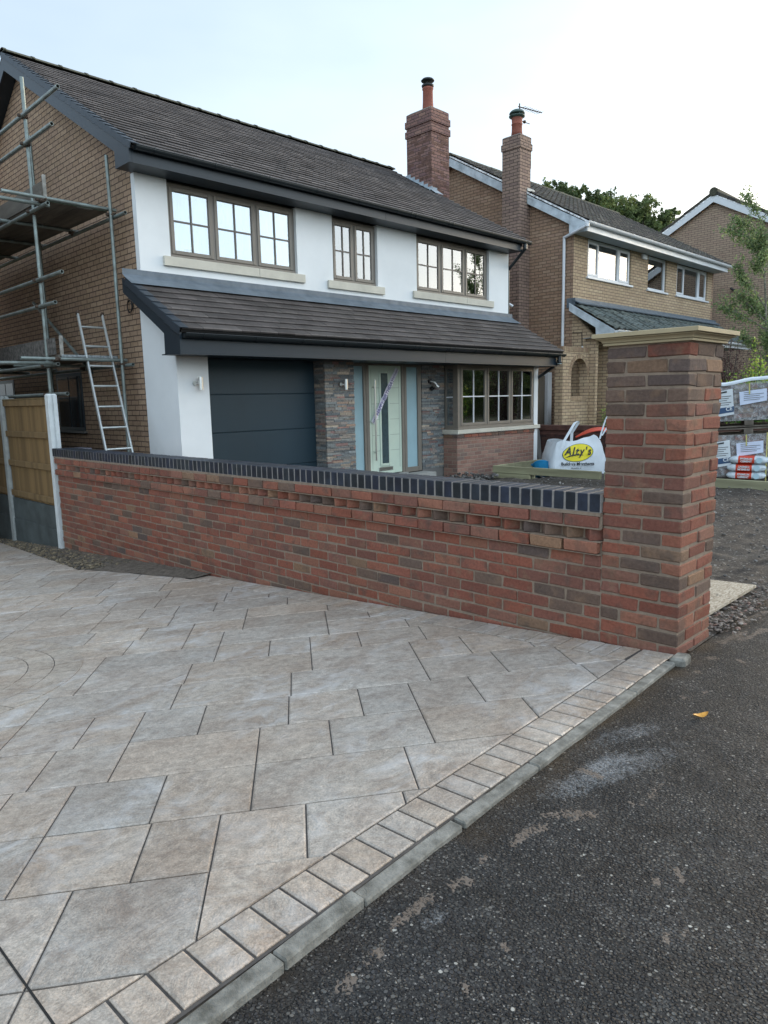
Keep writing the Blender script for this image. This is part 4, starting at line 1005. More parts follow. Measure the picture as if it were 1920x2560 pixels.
# entrance: frame, sidelights, door
yd = 9.15
mb = MB()
for a, b in ((8.14, 8.44), (8.70, 8.755), (8.76, 8.835), (9.665, 9.73), (9.735, 9.80), (10.10, 10.2)): mb.cbox(a, b, yd - .03, yd + .05, .0, 1.983, .006)
mb.box(8.44, 8.70, yd - .028, yd + .049, 1.935, 1.982); mb.box(9.80, 10.10, yd - .028, yd + .049, 1.935, 1.982); mb.box(8.836, 9.664, yd - .028, yd + .049, 1.955, 1.982)
mb.box(8.44, 8.70, yd - .028, yd + .049, .0, .03); mb.box(9.80, 10.10, yd - .028, yd + .049, .0, .09)
df = build('door_frame', mb, m_taupe, H1)
mb = MB(); mb.box(8.44, 8.70, yd, yd + .012, .03, 1.936); build('sidelight', mb, m_frost, df); mb = MB(); mb.box(9.80, 10.10, yd, yd + .012, .09, 1.936); build('sidelight', mb, m_frost, df)
fd = MB(); fd.cbox(8.838, 9.662, yd - .012, yd + .03, .02, 1.953, .003)
door = build('front_door', fd, m_door, H1)
mb = MB()
gx0, gx1 = 9.135, 9.305
for a, b, lo, hi in ((gx0 - .045, gx0, .165, 1.865), (gx1, gx1 + .045, .165, 1.865), (gx0, gx1, 1.82, 1.865), (gx0, gx1, .165, .21)): mb.cbox(a, b, yd - .026, yd - .0125, lo, hi, .006)
build('glazing_surround', mb, m_door, door)
mb = MB(); mb.box(gx0, gx1, yd - .0195, yd - .0135, .21, 1.82); build('door_glass', mb, surf('dark_obscure_glass', (.055, .085, .095), .18, .15, 20, 60, .2, spec=.8), door)
mb = MB()
for z in (.44, .72, 1.0, 1.28, 1.56):
    mb.box(8.90, gx0 - .05, yd - .0135, yd - .0120, z, z + .006); mb.box(gx1 + .05, 9.60, yd - .0135, yd - .0120, z, z + .006)
for x in (8.895, 9.60): mb.box(x, x + .006, yd - .0135, yd - .0120, .12, 1.88)
build('panel_groove', mb, surf('door_groove', (.24, .30, .245), .6, .05, 3, 60, 0), door)
mb = MB(); mb.tube((8.93, yd - .075, .28), (8.93, yd - .075, 1.70), .014, 12); mb.tube((8.93, yd - .075, .42), (8.93, yd - .012, .42), .008, 8); mb.tube((8.93, yd - .075, 1.57), (8.93, yd - .012, 1.57), .008, 8); build('handle', mb, m_steel, door)
mb = MB(); mb.cbox(9.055, 9.405, yd - .024, yd - .0122, .078, .145, .006); build('letter_plate', mb, m_steel, door)
mb = MB(); mb.cbox(8.60, 10.25, 8.80, 9.118, -.16, -.012, .01); mb.box(8.76, 9.74, 9.05, 9.119, -.011, .012); build('door_step', mb, surf('step_stone', (.33, .33, .31), .9, .15, 4, 90, .2), H1)
# bay window
BX0, BX1 = 10.865, 13.475
mb = MB(); mb.prism([(10.82, 9.10), (10.82, 8.76), (13.474, 8.76), (13.474, 9.20), (10.92, 9.20), (10.92, 9.10)], 'z', -.45, .585); build('bay_plinth', mb, m_bay, H1)
mb = MB(); rg = random.Random(51); x = 10.80
while x < 13.47: mb.cbox(x, min(x + .215, 13.473), 8.742, 8.86, .590, .652, .004, .002, bcol(rg, .3, .1), rng=rg); x += .225
mb.cbox(10.802, 10.90, 8.862, 9.09, .590, .652, .004, .002, bcol(rg), rng=rg); mb.box(10.83, 13.47, 8.77, 9.19, .5855, .662); build('brick_course', mb, m_rustic, H1)
mb = MB(); mb.cbox(10.79, 12.22, 8.715, 9.20, .665, .744, .005); mb.cbox(12.223, 13.66, 8.715, 9.20, .665, .744, .005); mb.cbox(10.74 + .052, 10.865, 8.80, 9.12, .6655, .7435, .004); build('bay_sill', mb, m_stone, H1)
bwin = window(H1, BX0 + .045, 13.47, .775, 1.983, 8.775, [BX0 + .08 + 2.50 / 3, BX0 + .06 + 2 * 2.52 / 3], m_taupe, fr=.045, sash=.055, barmat=m_white, name='bay_window')
mb = MB(); mb.cbox(BX0 - .03, 13.47, 8.745, 8.86, .745, .774, .006); mb.box(BX0 - .005, BX0 + .044, 8.774, 8.86, .775, 1.983)
mb.box(BX0, BX0 + .05, 8.861, 8.90, .745, 1.983); mb.box(BX0, BX0 + .05, 9.07, 9.10, .745, 1.983); mb.box(BX0 + .0, BX0 + .05, 8.90, 9.07, .745, .83); mb.box(BX0, BX0 + .05, 8.90, 9.07, 1.91, 1.983)
build('corner_post', mb, m_taupe, bwin)
mb = MB(); mb.box(BX0 + .02, BX0 + .024, 8.90, 9.07, .83, 1.91); build('side_pane', mb, m_glass, bwin)
mb = MB(); mb.cbox(BX0 + .006, BX0 + .02, 8.90, 9.07, 1.36, 1.385, .003); build('side_glazing_bar', mb, m_white, bwin)
# room behind the bay
mb = MB(); mb.box(10.93, 13.50, 8.86, 9.9, .70, .745); mb.box(10.9, 13.5, 8.80, 11.2, 1.99, 2.02); mb.box(10.6, 10.64, 9.22, 11.2, -.2, 2.0)
build('window_board', mb, m_dark, bwin)
mb = MB()
for i in range(30):
    x = 12.80 + i * .02; y0_ = 9.0 + .02 * math.sin(i * 1.7)
    mb.add([(x, y0_, .75), (x + .02, 9.0 + .02 * math.sin((i + 1) * 1.7), .75), (x + .02, 9.0 + .02 * math.sin((i + 1) * 1.7), 1.97), (x, y0_, 1.97)], [(0, 1, 2, 3)], smooth=True)
for i in range(9):
    x = 12.15 + i * .018; mb.add([(x, 9.03 + .02 * math.sin(i * 2), .75), (x + .018, 9.03 + .02 * math.sin(i * 2 + 2), .75), (x + .018 + .02, 9.03 + .02 * math.sin(i * 2 + 2), 1.97), (x - .03, 9.03 + .02 * math.sin(i * 2), 1.97)], [(0, 1, 2, 3)], smooth=True)
build('bay_curtain', mb, m_greycurtain, bwin)
mb = MB()
for x, w, h in ((11.02, .14, .26), (11.18, .12, .17), (11.42, .10, .20), (11.54, .09, .18), (11.66, .05, .10)):
    M = Matrix.Translation((x, 8.865, .748)) @ Matrix.Rotation(rad(-8), 4, 'X'); mb.box(0, w, 0, .006, 0, h, M=M)
build('greeting_cards', mb, m_white, bwin)
mb = MB(); mb.cbox(12.05, 12.42, 9.15, 9.2, .75, .98, .02); mb.cbox(12.95, 13.25, 9.15, 9.2, .75, .95, .03); build('chair_backs', mb, m_black, bwin)
# lamps and sensors
def uplighter(x, y, z):
    mb = MB(); mb.tube((x, y, z), (x, y - .02, z), .032, 14); mb.tube((x, y - .02, z), (x + .04, y - .05, z), .012, 8); p = build('wall_lamp', mb, m_steel, H1)
    mb = MB(); mb.tube((x + .055, y - .07, z - .085), (x + .055, y - .07, z + .085), .030, 18, hollow=.003); build('lamp_barrel', mb, m_steel, p)
uplighter(5.185, 8.755, 1.625); uplighter(7.84, 8.755, 1.61)
mb = MB(); mb.tube((10.42, 9.11, 1.68), (10.42, 9.075, 1.68), .045, 16); p = build('security_light', mb, m_black, H1)
mb = MB(); mb.tube((10.42, 9.08, 1.68), (10.47, 9.02, 1.66), .014, 8); mb.tube((10.47, 9.03, 1.665), (10.52, 8.98, 1.59), .022, 12); mb.tube((10.50, 9.0, 1.60), (10.53, 8.965, 1.565), .040, 16); build('lamp_head', mb, m_steel, p)
mb = MB(); mb.tube((10.44, 9.075, 1.56), (10.44, 9.04, 1.53), .04, 14); build('sensor', mb, m_black, p)
mb = MB(); mb.tube((13.62, 9.80, 3.30), (13.80, 9.70, 3.36), .02, 8); mb.cbox(13.74, 13.86, 9.66, 9.73, 3.33, 3.39, .01); p = build('camera_arm', mb, m_black, H1)
mb = MB(); mb.tube((13.80, 9.66, 3.42), (13.86, 9.60, 3.37), .03, 12); build('security_camera', mb, m_white, p)
# cable coil on the gable, gable windows
mb = MB()
for k in range(3):
    pts = [(XL - .02 - .006 * k, 9.90 + (.085 - .008 * k) * math.cos(t * PI / 8), 2.735 + (.075 + .006 * k) * math.sin(t * PI / 8)) for t in range(17)]; mb.path(pts, .005, 5)
mb.path([(XL - .02, 9.83, 2.76), (XL - .02, 9.72, 2.80), (XL - .02, 9.68, 2.78)], .006, 6); build('coiled_cable', mb, m_black, H1)
for (ya, yb, za, zb) in ((11.79, 12.84, .95, 1.90), (14.94, 15.9, 1.2, 1.88)):
    mb = MB(); mb.cbox(XL - .012, XL - .001, ya, yb, za, zb, .004); w_ = build('side_window', mb, m_anthra, H1)
    mb = MB(); mb.box(XL - .018, XL - .0125, ya + .06, (ya + yb) / 2 - .02, za + .06, zb - .06); mb.box(XL - .018, XL - .0125, (ya + yb) / 2 + .02, yb - .06, za + .06, zb - .06); build('pane', mb, surf('dark_pane', (.02, .025, .03), .08, .1, 2, 10, 0, spec=.6), w_)
    mb = MB(); mb.cbox(XL - .06, XL - .001, ya - .05, yb + .05, za - .04, za - .001, .006); build('window_ledge', mb, m_grey, w_)
p_ = [c for c in H1.children if c.name.startswith('window')]
twigs(p_[0], (6.55, 9.78, 3.46), .62, 11, m_white, .28)
mb = MB(); mb.cbox(5.75, 5.95, 9.75, 9.765, 3.44, 3.60, .004); mb.cbox(7.02, 7.12, 9.75, 9.765, 3.44, 3.56, .004); build('picture_frame', mb, m_greycurtain, p_[0])
mb = MB(); mb.lathe([(.05, 0), (.06, .03), (.02, .06), (.06, .09), (.07, .14), (.04, .2)], (7.36, 9.76, 3.44)); build('ornament', mb, m_grey, p_[0])

# birthday banner stuck diagonally across the door
bn = thing('birthday_banner', 'silver birthday banner taped diagonally across the green front door', 'banner', (9.23, yd - .04, 1.4))
a_, b_ = Vector((8.905, yd - .034, .955)), Vector((9.545, yd - .034, 1.895))
Mb = frame_M((a_ + b_) / 2, b_ - a_, (-1, 0, .7)); L = (b_ - a_).length
mb = MB(); n = 26; vs = []
for i in range(n + 1):
    x = -L / 2 + L * i / n; dzz = .006 * math.sin(i * 1.1) + .004 * math.sin(i * 2.7)
    for sy in (-.048, .048): vs.append(Mb @ Vector((x, sy + .002 * math.sin(i * 1.9), dzz)))
vs2 = [p + Vector((0, .0015, 0)) for p in vs]
mb.add(vs + vs2, [(2 * i, 2 * i + 2, 2 * i + 3, 2 * i + 1) for i in range(n)] + [(2 * n + 2 + 2 * i, 2 * n + 2 + 2 * i + 1, 2 * n + 2 + 2 * i + 3, 2 * n + 2 + 2 * i + 2) for i in range(n)], smooth=True)
build('foil_strip', mb, m_foil, bn)
text('HAPPY BIRTHDAY', .092, Mb @ Matrix.Translation((-.03, -.004, .012)), m_lilac, 'lettering', bn, bold=.0015, sx=1.02)
text('HAPPY', .060, Mb @ Matrix.Translation((-.48, 0, .012)), m_lilac, 'lettering', bn)
text('BIRTHDAY', .05, Mb @ Matrix.Translation((.46, 0, .012)), m_lilac, 'lettering', bn)
mb = MB(); mb.cbox(-.58, -.545, -.05, .05, .001, .004, .001, M=Mb); mb.cbox(.545, .58, -.045, .045, .001, .004, .001, M=Mb); build('tape', mb, m_white, bn)

# ================================================================== HOUSE 2
H2 = thing('buff_brick_house', 'yellow brick neighbouring house with white gutters and mossy grey lean-to roof', 'house', (20, 12, 0))
AX, BX, FY = 15.88, 24.60, 9.27
AY2, AZ2 = 12.95, 7.745
S2 = math.atan((AZ2 - 5.33) / (AY2 - 8.80)); T2 = math.tan(S2)
def z2(y): return 5.33 + (y - 8.80) * T2 if y < AY2 else AZ2 - (y - AY2) * T2
gb = [(FY, -.4), (FY, z2(FY) - .1), (AY2, AZ2 - .13), (16.65, z2(16.65) - .1), (16.65, -.4)]
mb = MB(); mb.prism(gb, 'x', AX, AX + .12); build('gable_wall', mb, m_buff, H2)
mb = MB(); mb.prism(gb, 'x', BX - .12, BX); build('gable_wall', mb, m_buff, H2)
W2 = [(16.55, 18.86, 4.215, [17.16, 18.22], [1, 0, 1]), (19.87, 21.07, 4.215, [], [0]), (21.78, 24.13, 4.22, [22.40, 23.50], [1, 0, 1])]
mb = MB(); ed = AX + .121
for a, b, z, sp, sh in W2: mb.box(ed, a, FY, FY + .15, 2.6, 5.15); mb.box(a, b, FY, FY + .15, 2.6, z); ed = b
mb.box(ed, BX - .121, FY, FY + .15, 2.6, 5.15); mb.box(AX + .121, BX - .121, FY, FY + .15, -.4, 2.6)
mb.box(AX, AX + .12, FY - .004, FY - .0005, -.4, 5.15)
build('front_wall', mb, m_buff_lit, H2)
for a, b, z, sp, sh in W2:
    wv = window(H2, a + .004, b - .004, z + .03, 5.148, FY + .05, sp, m_white, bars=False, fr=.055, sash=.055, sashes=sh)
    mb = MB(); mb.cbox(a - .06, b + .06, FY - .05, FY + .06, z - .02, z + .029, .006); build('window_sill', mb, m_white, wv)
    mb = MB(); mb.box(a + .03, b - .03, FY + .30, FY + .31, z + .1, 5.12); build('blind', mb, m_greycurtain if a > 21 else m_curtain, wv)
mb = MB(); mb.box(AX + .13, BX - .13, 11.8, 11.9, -.3, 5.2); mb.box(AX + .13, BX - .13, FY + .16, 11.8, 5.15, 5.2); mb.box(AX + .13, BX - .13, FY + .16, 11.8, 3.3, 3.4); mb.box(AX + .13, BX - .13, 16.5, 16.6, -.3, 5.3); build('inner_wall', mb, m_room, H2)
def rollroof(parent, x0, x1, y0, z0, slope, length, gauge, wl, amp, mat, cols, name, skip=None, rng=R):
    mb = MB(); cs, sn = math.cos(slope), math.sin(slope); nr_ = int(round(length / gauge)); nxs = int((x1 - x0) / (wl / 6))
    for r in range(nr_):
        s0 = r * gauge; s1 = s0 + gauge + .02; vs = []
        ph = 0
        for i in range(nxs + 1):
            x = x0 + (x1 - x0) * i / nxs; t = (x / wl) % 1.0; h = amp * max(0, math.sin(PI * t * 2)) ** .8 if t < .5 else 0.0
            jl = rng.uniform(-.003, .003)
            for s, e in ((s0, .0), (s0, .034), (s1, .012)): vs.append((x, y0 + (s + jl) * cs - (h + e) * sn, z0 + (s + jl) * sn + (h + e) * cs))
        for i in range(nxs):
            k = rng.uniform(.7, 1.25); c = tuple(q * k for q in rng.choice(cols))
            for j in range(2): mb.f.append(tuple(len(mb.v) + q for q in (i * 3 + j, i * 3 + 3 + j, i * 3 + 4 + j, i * 3 + 1 + j))); mb.m.append(0); mb.c.append(c); mb.sm.append(False)
        mb.v.extend(vs)
    return build(name, mb, mat, parent)
rf2 = rollroof(H2, 15.72, 24.78, 8.80, 5.34, S2, 4.85, .30, .22, .028, m_oldtile, [(.065, .055, .048), (.05, .043, .038), (.085, .07, .055), (.11, .095, .075), (.055, .055, .04)], 'roof')
mb = MB(); c2, s2_ = math.cos(S2), math.sin(S2)
def B2(x, s, h): return (x, AY2 + s * c2 + h * s2_, AZ2 + .01 - s * s2_ + h * c2)
mb.add([B2(15.72, 0, 0), B2(24.78, 0, 0), B2(24.78, 5.0, 0), B2(15.72, 5.0, 0), B2(15.72, 0, -.06), B2(24.78, 0, -.06), B2(24.78, 5.0, -.06), B2(15.72, 5.0, -.06)], [(0, 3, 2, 1), (4, 5, 6, 7), (0, 4, 7, 3), (1, 2, 6, 5), (3, 7, 6, 2)], 0, (.06, .055, .045)); build('rear_slope', mb, m_oldtile, rf2)
mb = MB(); x = 15.70
while x < 24.7: pf = [(AY2 + .13 * math.cos(PI * (.1 + .8 * i / 6)), AZ2 - .05 + .12 * math.sin(PI * (.1 + .8 * i / 6))) for i in range(7)]; k = rb.uniform(-.006, .006); mb.prism([(p[0], p[1] + k) for p in pf[::-1]], 'x', x, x + .44); x += .45
build('ridge_tile', mb, m_tile_front, rf2)
mb = MB(); mb.prism([(8.795, 5.34), (AY2, AZ2 + .01), (AY2, AZ2 - .03), (8.795, 5.30)], 'x', 15.715, 15.80); build('verge_mortar', mb, m_oldtile, rf2)
mb = MB(); o = .055
mb.prism([(9.32, z2(9.32) - o), (AY2, AZ2 - o), (AY2, AZ2 - o - .21), (9.32, z2(9.32) - o - .21)], 'x', 15.735, 15.76)
mb.prism([(AY2, AZ2 - o - .21), (AY2, AZ2 - o), (16.9, z2(16.9) - o), (16.9, z2(16.9) - o - .21)], 'x', 15.735, 15.76)
mb.prism([(8.84, 5.13), (8.84, 5.31), (9.315, z2(9.315) - .05), (9.315, 5.13)], 'x', 15.73, 15.765); build('bargeboard', mb, m_fadewhite, H2)
mb = MB(); mb.prism([(9.32, z2(9.32) - .25), (AY2, AZ2 - .25), (AY2, AZ2 - .26), (9.32, z2(9.32) - .26)], 'x', 15.762, 15.879); mb.box(15.77, 24.60, 8.862, FY - .001, 5.151, 5.165); build('soffit', mb, surf('grey_soffit', (.38, .42, .43), .6, .08, 3, 60, .05), H2)
mb = MB(); mb.box(15.767, 24.62, 8.84, 8.861, 5.135, 5.29); build('fascia', mb, m_white, H2)
gutter(H2, 15.60, 24.74, 8.775, 5.318, m_white, brk=1.0, r=.06)
mb = MB(); mb.tube((15.62, 8.775, 5.27), (15.62, 8.78, 5.20), .045, 12); mb.tube((15.62, 8.78, 5.22), (15.83, 9.50, 5.10), .036, 12); mb.tube((15.83, 9.50, 5.12), (15.83, 9.50, 2.56), .036, 12)
for z in (4.2, 2.75): mb.tube((15.83, 9.50, z), (15.83, 9.50, z + .04), .043, 12)
build('downpipe', mb, m_white, H2)
# chimney 2 on the gable
cx0, cx1, cy0, cy1 = 15.42, 15.90, 10.50, 11.02
mb = MB(); mb.box(cx0, AX - .001, cy0, cy1, -.3, 6.9); mb.box(cx0, cx1, cy0, cy1, 6.9, 7.30); mb.box(cx0 - .022, cx1 + .022, cy0 - .022, cy1 + .022, 7.30, 7.45); mb.box(cx0, cx1, cy0, cy1, 7.45, 7.60)
ch2 = build('chimney', mb, m_chim2, H2)
px, py = (cx0 + cx1) / 2, (cy0 + cy1) / 2
mb = MB(); sq(mb, [(0, 7.601), (-.03, 7.625), (-.14, 7.66)], cx0, cx1, cy0, cy1); build('flaunching', mb, m_grey, ch2)
mb = MB(); mb.lathe([(.145, 7.64), (.13, 7.75), (.125, 7.90), (.136, 7.91), (.136, 7.93), (.125, 7.935), (.13, 8.03), (.14, 8.08)], (px, py, 0)); pt2 = build('chimney_pot', mb, m_terra, ch2)
mb = MB(); mb.lathe([(.11, 8.05), (.19, 8.09), (.20, 8.11), (.14, 8.12)], (px, py, 0))
for k in range(5): a = k * 2 * PI / 5 + .4; mb.tube((px + .14 * math.cos(a), py + .14 * math.sin(a), 8.11), (px + .13 * math.cos(a), py + .13 * math.sin(a), 8.18), .018, 6)
mb.lathe([(.19, 8.165), (.185, 8.185), (.15, 8.225), (.10, 8.25), (.02, 8.26)], (px, py, 0)); build('cowl', mb, m_cowlg, pt2)
mb = MB(); mb.cbox(cx0 + .30, cx1 + .14, cy0 - .02, cy0 - .002, 6.05, 6.42, .004); mb.add([(cx0 + .3, cy0 - .01, 6.20), (cx1 + .16, cy0 - .01, 6.20), (cx1 + .16, cy0 - .22, 6.08), (cx0 + .3, cy0 - .22, 6.08)], [(0, 3, 2, 1)]); build('chimney_flashing', mb, surf('pale_lead', (.34, .38, .38), .5, .2, 6, 40, .3), ch2)
mb = MB(); mb.tube((15.75, 10.75, 7.3), (15.75, 10.75, 8.42), .016, 8); mb.tube((15.70, 10.75, 8.34), (16.66, 10.70, 8.42), .012, 6)
for k in range(9): x = 15.85 + k * .095; z = 8.35 + k * .008; mb.tube((x, 10.62, z), (x, 10.84, z), .005, 5)
mb.tube((15.75, 10.72, 8.02), (16.12, 10.70, 8.03), .010, 6); mb.cbox(15.88, 15.94, 10.68, 10.74, 8.0, 8.06, .006); build('aerial', mb, m_clamp, ch2)
# lean-to
L0y, L0z = 8.12, 2.86
S3 = math.atan((3.56 - L0z) / (9.27 - L0y))
lr = rollroof(H2, 15.74, 24.85, L0y, L0z, S3, 1.30, .31, .30, .04, m_canopy2, [(.08, .10, .095), (.10, .12, .115), (.065, .08, .072), (.12, .135, .12)], 'lean_to_roof')
mb = MB(); mb.box(15.86, 24.75, 9.19, FY - .005, 3.50, 3.68); mb.prism([(9.06, 3.52), (9.27, 3.64), (9.27, 3.66), (9.05, 3.545)], 'x', 15.84, 24.80); mb.box(15.86, 15.879, FY - .01, 9.42, 3.46, 3.68); build('lead_flashing', mb, m_lead, lr)
mb = MB(); mb.prism([(8.10, 2.84), (9.27, 3.55), (9.27, 3.37), (8.56, 2.92), (8.54, 2.66), (8.10, 2.66)], 'x', 15.715, 15.74); build('bargeboard', mb, m_fadewhite, H2)
mb = MB(); mb.box(15.745, 24.85, 8.10, 8.12, 2.68, 2.82); build('fascia', mb, m_white, H2); mb = MB(); mb.box(15.745, 24.84, 8.121, 8.9, 2.69, 2.70); build('lean_to_soffit', mb, m_greycurtain, H2)
gutter(H2, 15.72, 24.9, 8.04, 2.82, m_white, brk=1.0, name='gutter')
mb = MB(); mb.prism([(8.62, -.2), (8.62, 2.66), (FY - .005, 3.35), (FY - .005, -.2)], 'x', AX, AX + .11); mb.box(16.50, 17.06, 8.60, 8.90, -.3, 2.68); mb.box(17.06, 24.6, 8.95, 9.2, -.3, 2.68); build('porch_wall', mb, m_buff_lit, H2)
# wing wall with arched opening
mb = MB(); a0, a1, wy = 14.70, 16.06, 8.80; ax0, ax1 = 15.07, 15.80; acx, ar = (ax0 + ax1) / 2, (ax1 - ax0) / 2; zs_, zb_ = 1.84, 1.345
mb.box(a0, ax0, wy, wy + .21, -.3, 2.36); mb.box(ax1, a1, wy, wy + .21, -.3, 2.36); mb.box(ax0, ax1, wy, wy + .21, -.3, zb_ - .11)
arc = [(acx + ar * math.cos(PI * k / 12), zs_ + ar * 1.05 * math.sin(PI * k / 12)) for k in range(13)]
for p, q in zip(arc[:-1], arc[1:]): mb.prism([(p[0], p[1]), (p[0], 2.36), (q[0], 2.36), (q[0], q[1])], 'y', wy, wy + .21)
wg = build('arched_wing_wall', mb, m_buff_lit, H2)
mb = MB(); x = a0
while x < a1 - .02: mb.cbox(x, x + .065, wy - .004, wy + .215, 2.365, 2.47 + rb.uniform(0, .004), .004, .002, rb.choice([(.36, .25, .16), (.30, .2, .13), (.4, .29, .18)])); x += .0755
x = ax0
while x < ax1 - .02: mb.cbox(x + .003, x + .066, wy - .012, wy + .205, zb_ - .109, zb_ - .004, .004, .002, (.38, .27, .17)); x += .0725
for k in range(17):
    a = PI * (k + .5) / 17; M = Matrix.Translation((acx, 0, zs_)) @ Matrix.Rotation(-(a - PI / 2), 4, 'Y')
    mb.cbox(-.036, .036, wy - .010, wy + .12, ar * 1.02, ar * 1.02 + .105, .004, .002, rb.choice([(.36, .25, .16), (.32, .22, .14), (.4, .29, .18)]), M=M)
build('soldier_bricks', mb, m_packbrick, wg)
mb = MB(); mb.cbox(19.42, 19.68, FY - .07, FY - .002, 5.0, 5.13, .015); al = build('alarm_box', mb, m_white, H2)
mb = MB(); mb.tube((AX + .01, 9.0, 2.52), (AX - .05, 8.95, 2.50), .02, 6); mb.cbox(16.1, 16.45, 8.4, 8.5, 2.50, 2.56, .01); build('white_bracket', mb, m_white, H2)
mb = MB(); mb.path([(15.868, 9.25, 2.86), (15.868, 9.0, 2.84), (15.868, 8.98, 2.4)], .010, 6); build('wall_cable', mb, m_black, H2)

# ================================================================== HOUSE 3
H3 = thing('far_brick_house', 'plain brown brick gable end of the farthest house with white bargeboards', 'house', (31, 10.3, 0))
X3, Y3, Z3 = 27.3, 10.36, 8.30; T3 = .555
def z3(y): return Z3 - abs(y - Y3) * T3
mb = MB(); mb.prism([(4.9, -.4), (4.9, z3(4.9) - .3), (Y3, Z3 - .3), (15.7, z3(15.7) - .3), (15.7, -.4)], 'x', X3, X3 + .15); build('gable_wall', mb, m_h3, H3)
mb = MB(); mb.box(X3 + .15, 36, 4.9, 5.1, -.4, 5.2); mb.box(X3 + .15, 36, 15.5, 15.7, -.4, 5.2); mb.box(35.85, 36, 5.1, 15.5, -.4, 5.2); build('outer_wall', mb, m_h3, H3)
mb = MB()
for sg in (-1, 1):
    e = 4.55 if sg < 0 else 16.05
    mb.prism([(e, z3(e) + .02), (Y3, Z3 + .02), (Y3, Z3 - .07), (e, z3(e) - .07)][::sg], 'x', X3 - .16, 36.2)
rf3 = build('roof', mb, m_oldtile, H3)
mb = MB(); rg = random.Random(61)   # lumpy verge tiles and ridge
for sg in (-1, 1):
    s = .1
    while s < 6.6:
        y = Y3 + sg * s * .874; z = z3(y); k = rg.uniform(-.012, .012)
        M = Matrix.Translation((X3 - .17, y, z + .055 + k)) @ Matrix.Rotation(-sg * math.atan(T3), 4, 'X')
        mb.cbox(0, .30, -.17, .17, -.085, .03, .02, .006, rg.choice([(.07, .065, .05), (.09, .08, .06), (.055, .05, .045)]), M=M); s += .31
mb.tube((X3 - .2, Y3, Z3 + .04), (36, Y3, Z3 + .04), .15, 12, col=(.07, .068, .045)); build('verge_tile', mb, m_oldtile, rf3)
mb = MB()
for sg in (-1, 1):
    e = 4.7 if sg < 0 else 15.9
    mb.prism([(e, z3(e) - .075), (Y3, Z3 - .075), (Y3, Z3 - .30), (e, z3(e) - .30)][::sg], 'x', X3 - .16, X3 - .135)
build('bargeboard', mb, m_white, H3)
mb = MB(); mb.tube((X3 - .02, 9.62, 4.92), (X3 - .14, 9.6, 4.96), .02, 6); mb.tube((X3 - .12, 9.64, 4.98), (X3 - .12, 9.5, 4.88), .04, 8); build('wall_light', mb, m_black, H3)
mb = MB(); mb.path([(X3 - .02, 8.9, 2.95), (X3 - .02, 8.2, 3.05), (X3 - .02, 5.5, 3.08)], .02, 6); build('wall_cable', mb, m_black, H3)

# ================================================================== NEXT HOUSE (unseen, added to shade the passage; its drive is in the foreground)
HN = thing('unseen_next_house', 'brown brick house at the head of the patterned driveway, unseen beyond the left edge, added to shade the passage', 'house', (-1.5, 14, -.8))
mb = MB(); zn = lambda y: 4.4 + min(y - 11.2, 19.6 - y) * .58
mb.prism([(11.3, -1.2), (11.3, zn(11.3) - .1), (15.4, zn(15.4) - .1), (19.5, zn(19.5) - .1), (19.5, -1.2)], 'x', 2.45, 2.6); mb.prism([(11.3, -1.2), (11.3, zn(11.3) - .1), (15.4, zn(15.4) - .1), (19.5, zn(19.5) - .1), (19.5, -1.2)], 'x', -6.6, -6.45)
mb.box(-6.45, 2.45, 19.3, 19.5, -1.2, 4.3); mb.box(-6.45, -4.6, 11.3, 11.5, -1.2, 4.3); mb.box(-4.6, -2.2, 11.3, 11.5, 1.3, 2.9); mb.box(-2.2, -1.0, 11.3, 11.5, -1.2, 4.3); mb.box(-1.0, 1.4, 11.3, 11.5, 1.3, 2.9); mb.box(1.4, 2.45, 11.3, 11.5, -1.2, 4.3); mb.box(-4.6, -2.2, 11.3, 11.5, 4.1, 4.3); mb.box(-1.0, 1.4, 11.3, 11.5, 4.1, 4.3)
build('outer_wall', mb, m_gable, HN)
mb = MB(); mb.prism([(10.9, zn(10.9)), (15.4, zn(15.4)), (19.9, zn(19.9)), (19.9, zn(19.9) - .09), (15.4, zn(15.4) - .09), (10.9, zn(10.9) - .09)], 'x', -6.8, 2.8); build('roof', mb, m_oldtile, HN)
window(HN, -4.59, -2.21, 2.91, 4.09, 11.36, [-3.4], m_white, bars=False); window(HN, -.99, 1.39, 2.91, 4.09, 11.36, [.2], m_white, bars=False)
mb = MB(); mb.cbox(-4.59, -2.21, 11.36, 11.42, -.9, 1.295, .01); build('garage_door', mb, m_white, HN)
mb = MB(); mb.cbox(-.99, .1, 11.36, 11.42, -.9, 1.295, .01); build('front_door', mb, m_anthra, HN); mb = MB(); mb.box(.11, 1.39, 11.36, 11.5, -1.0, 1.3); build('porch_panel', mb, m_white, HN)
mb = MB(); mb.box(-6.44, 2.44, 13.5, 13.6, -1.0, 4.2); build('inner_wall', mb, m_room, HN)

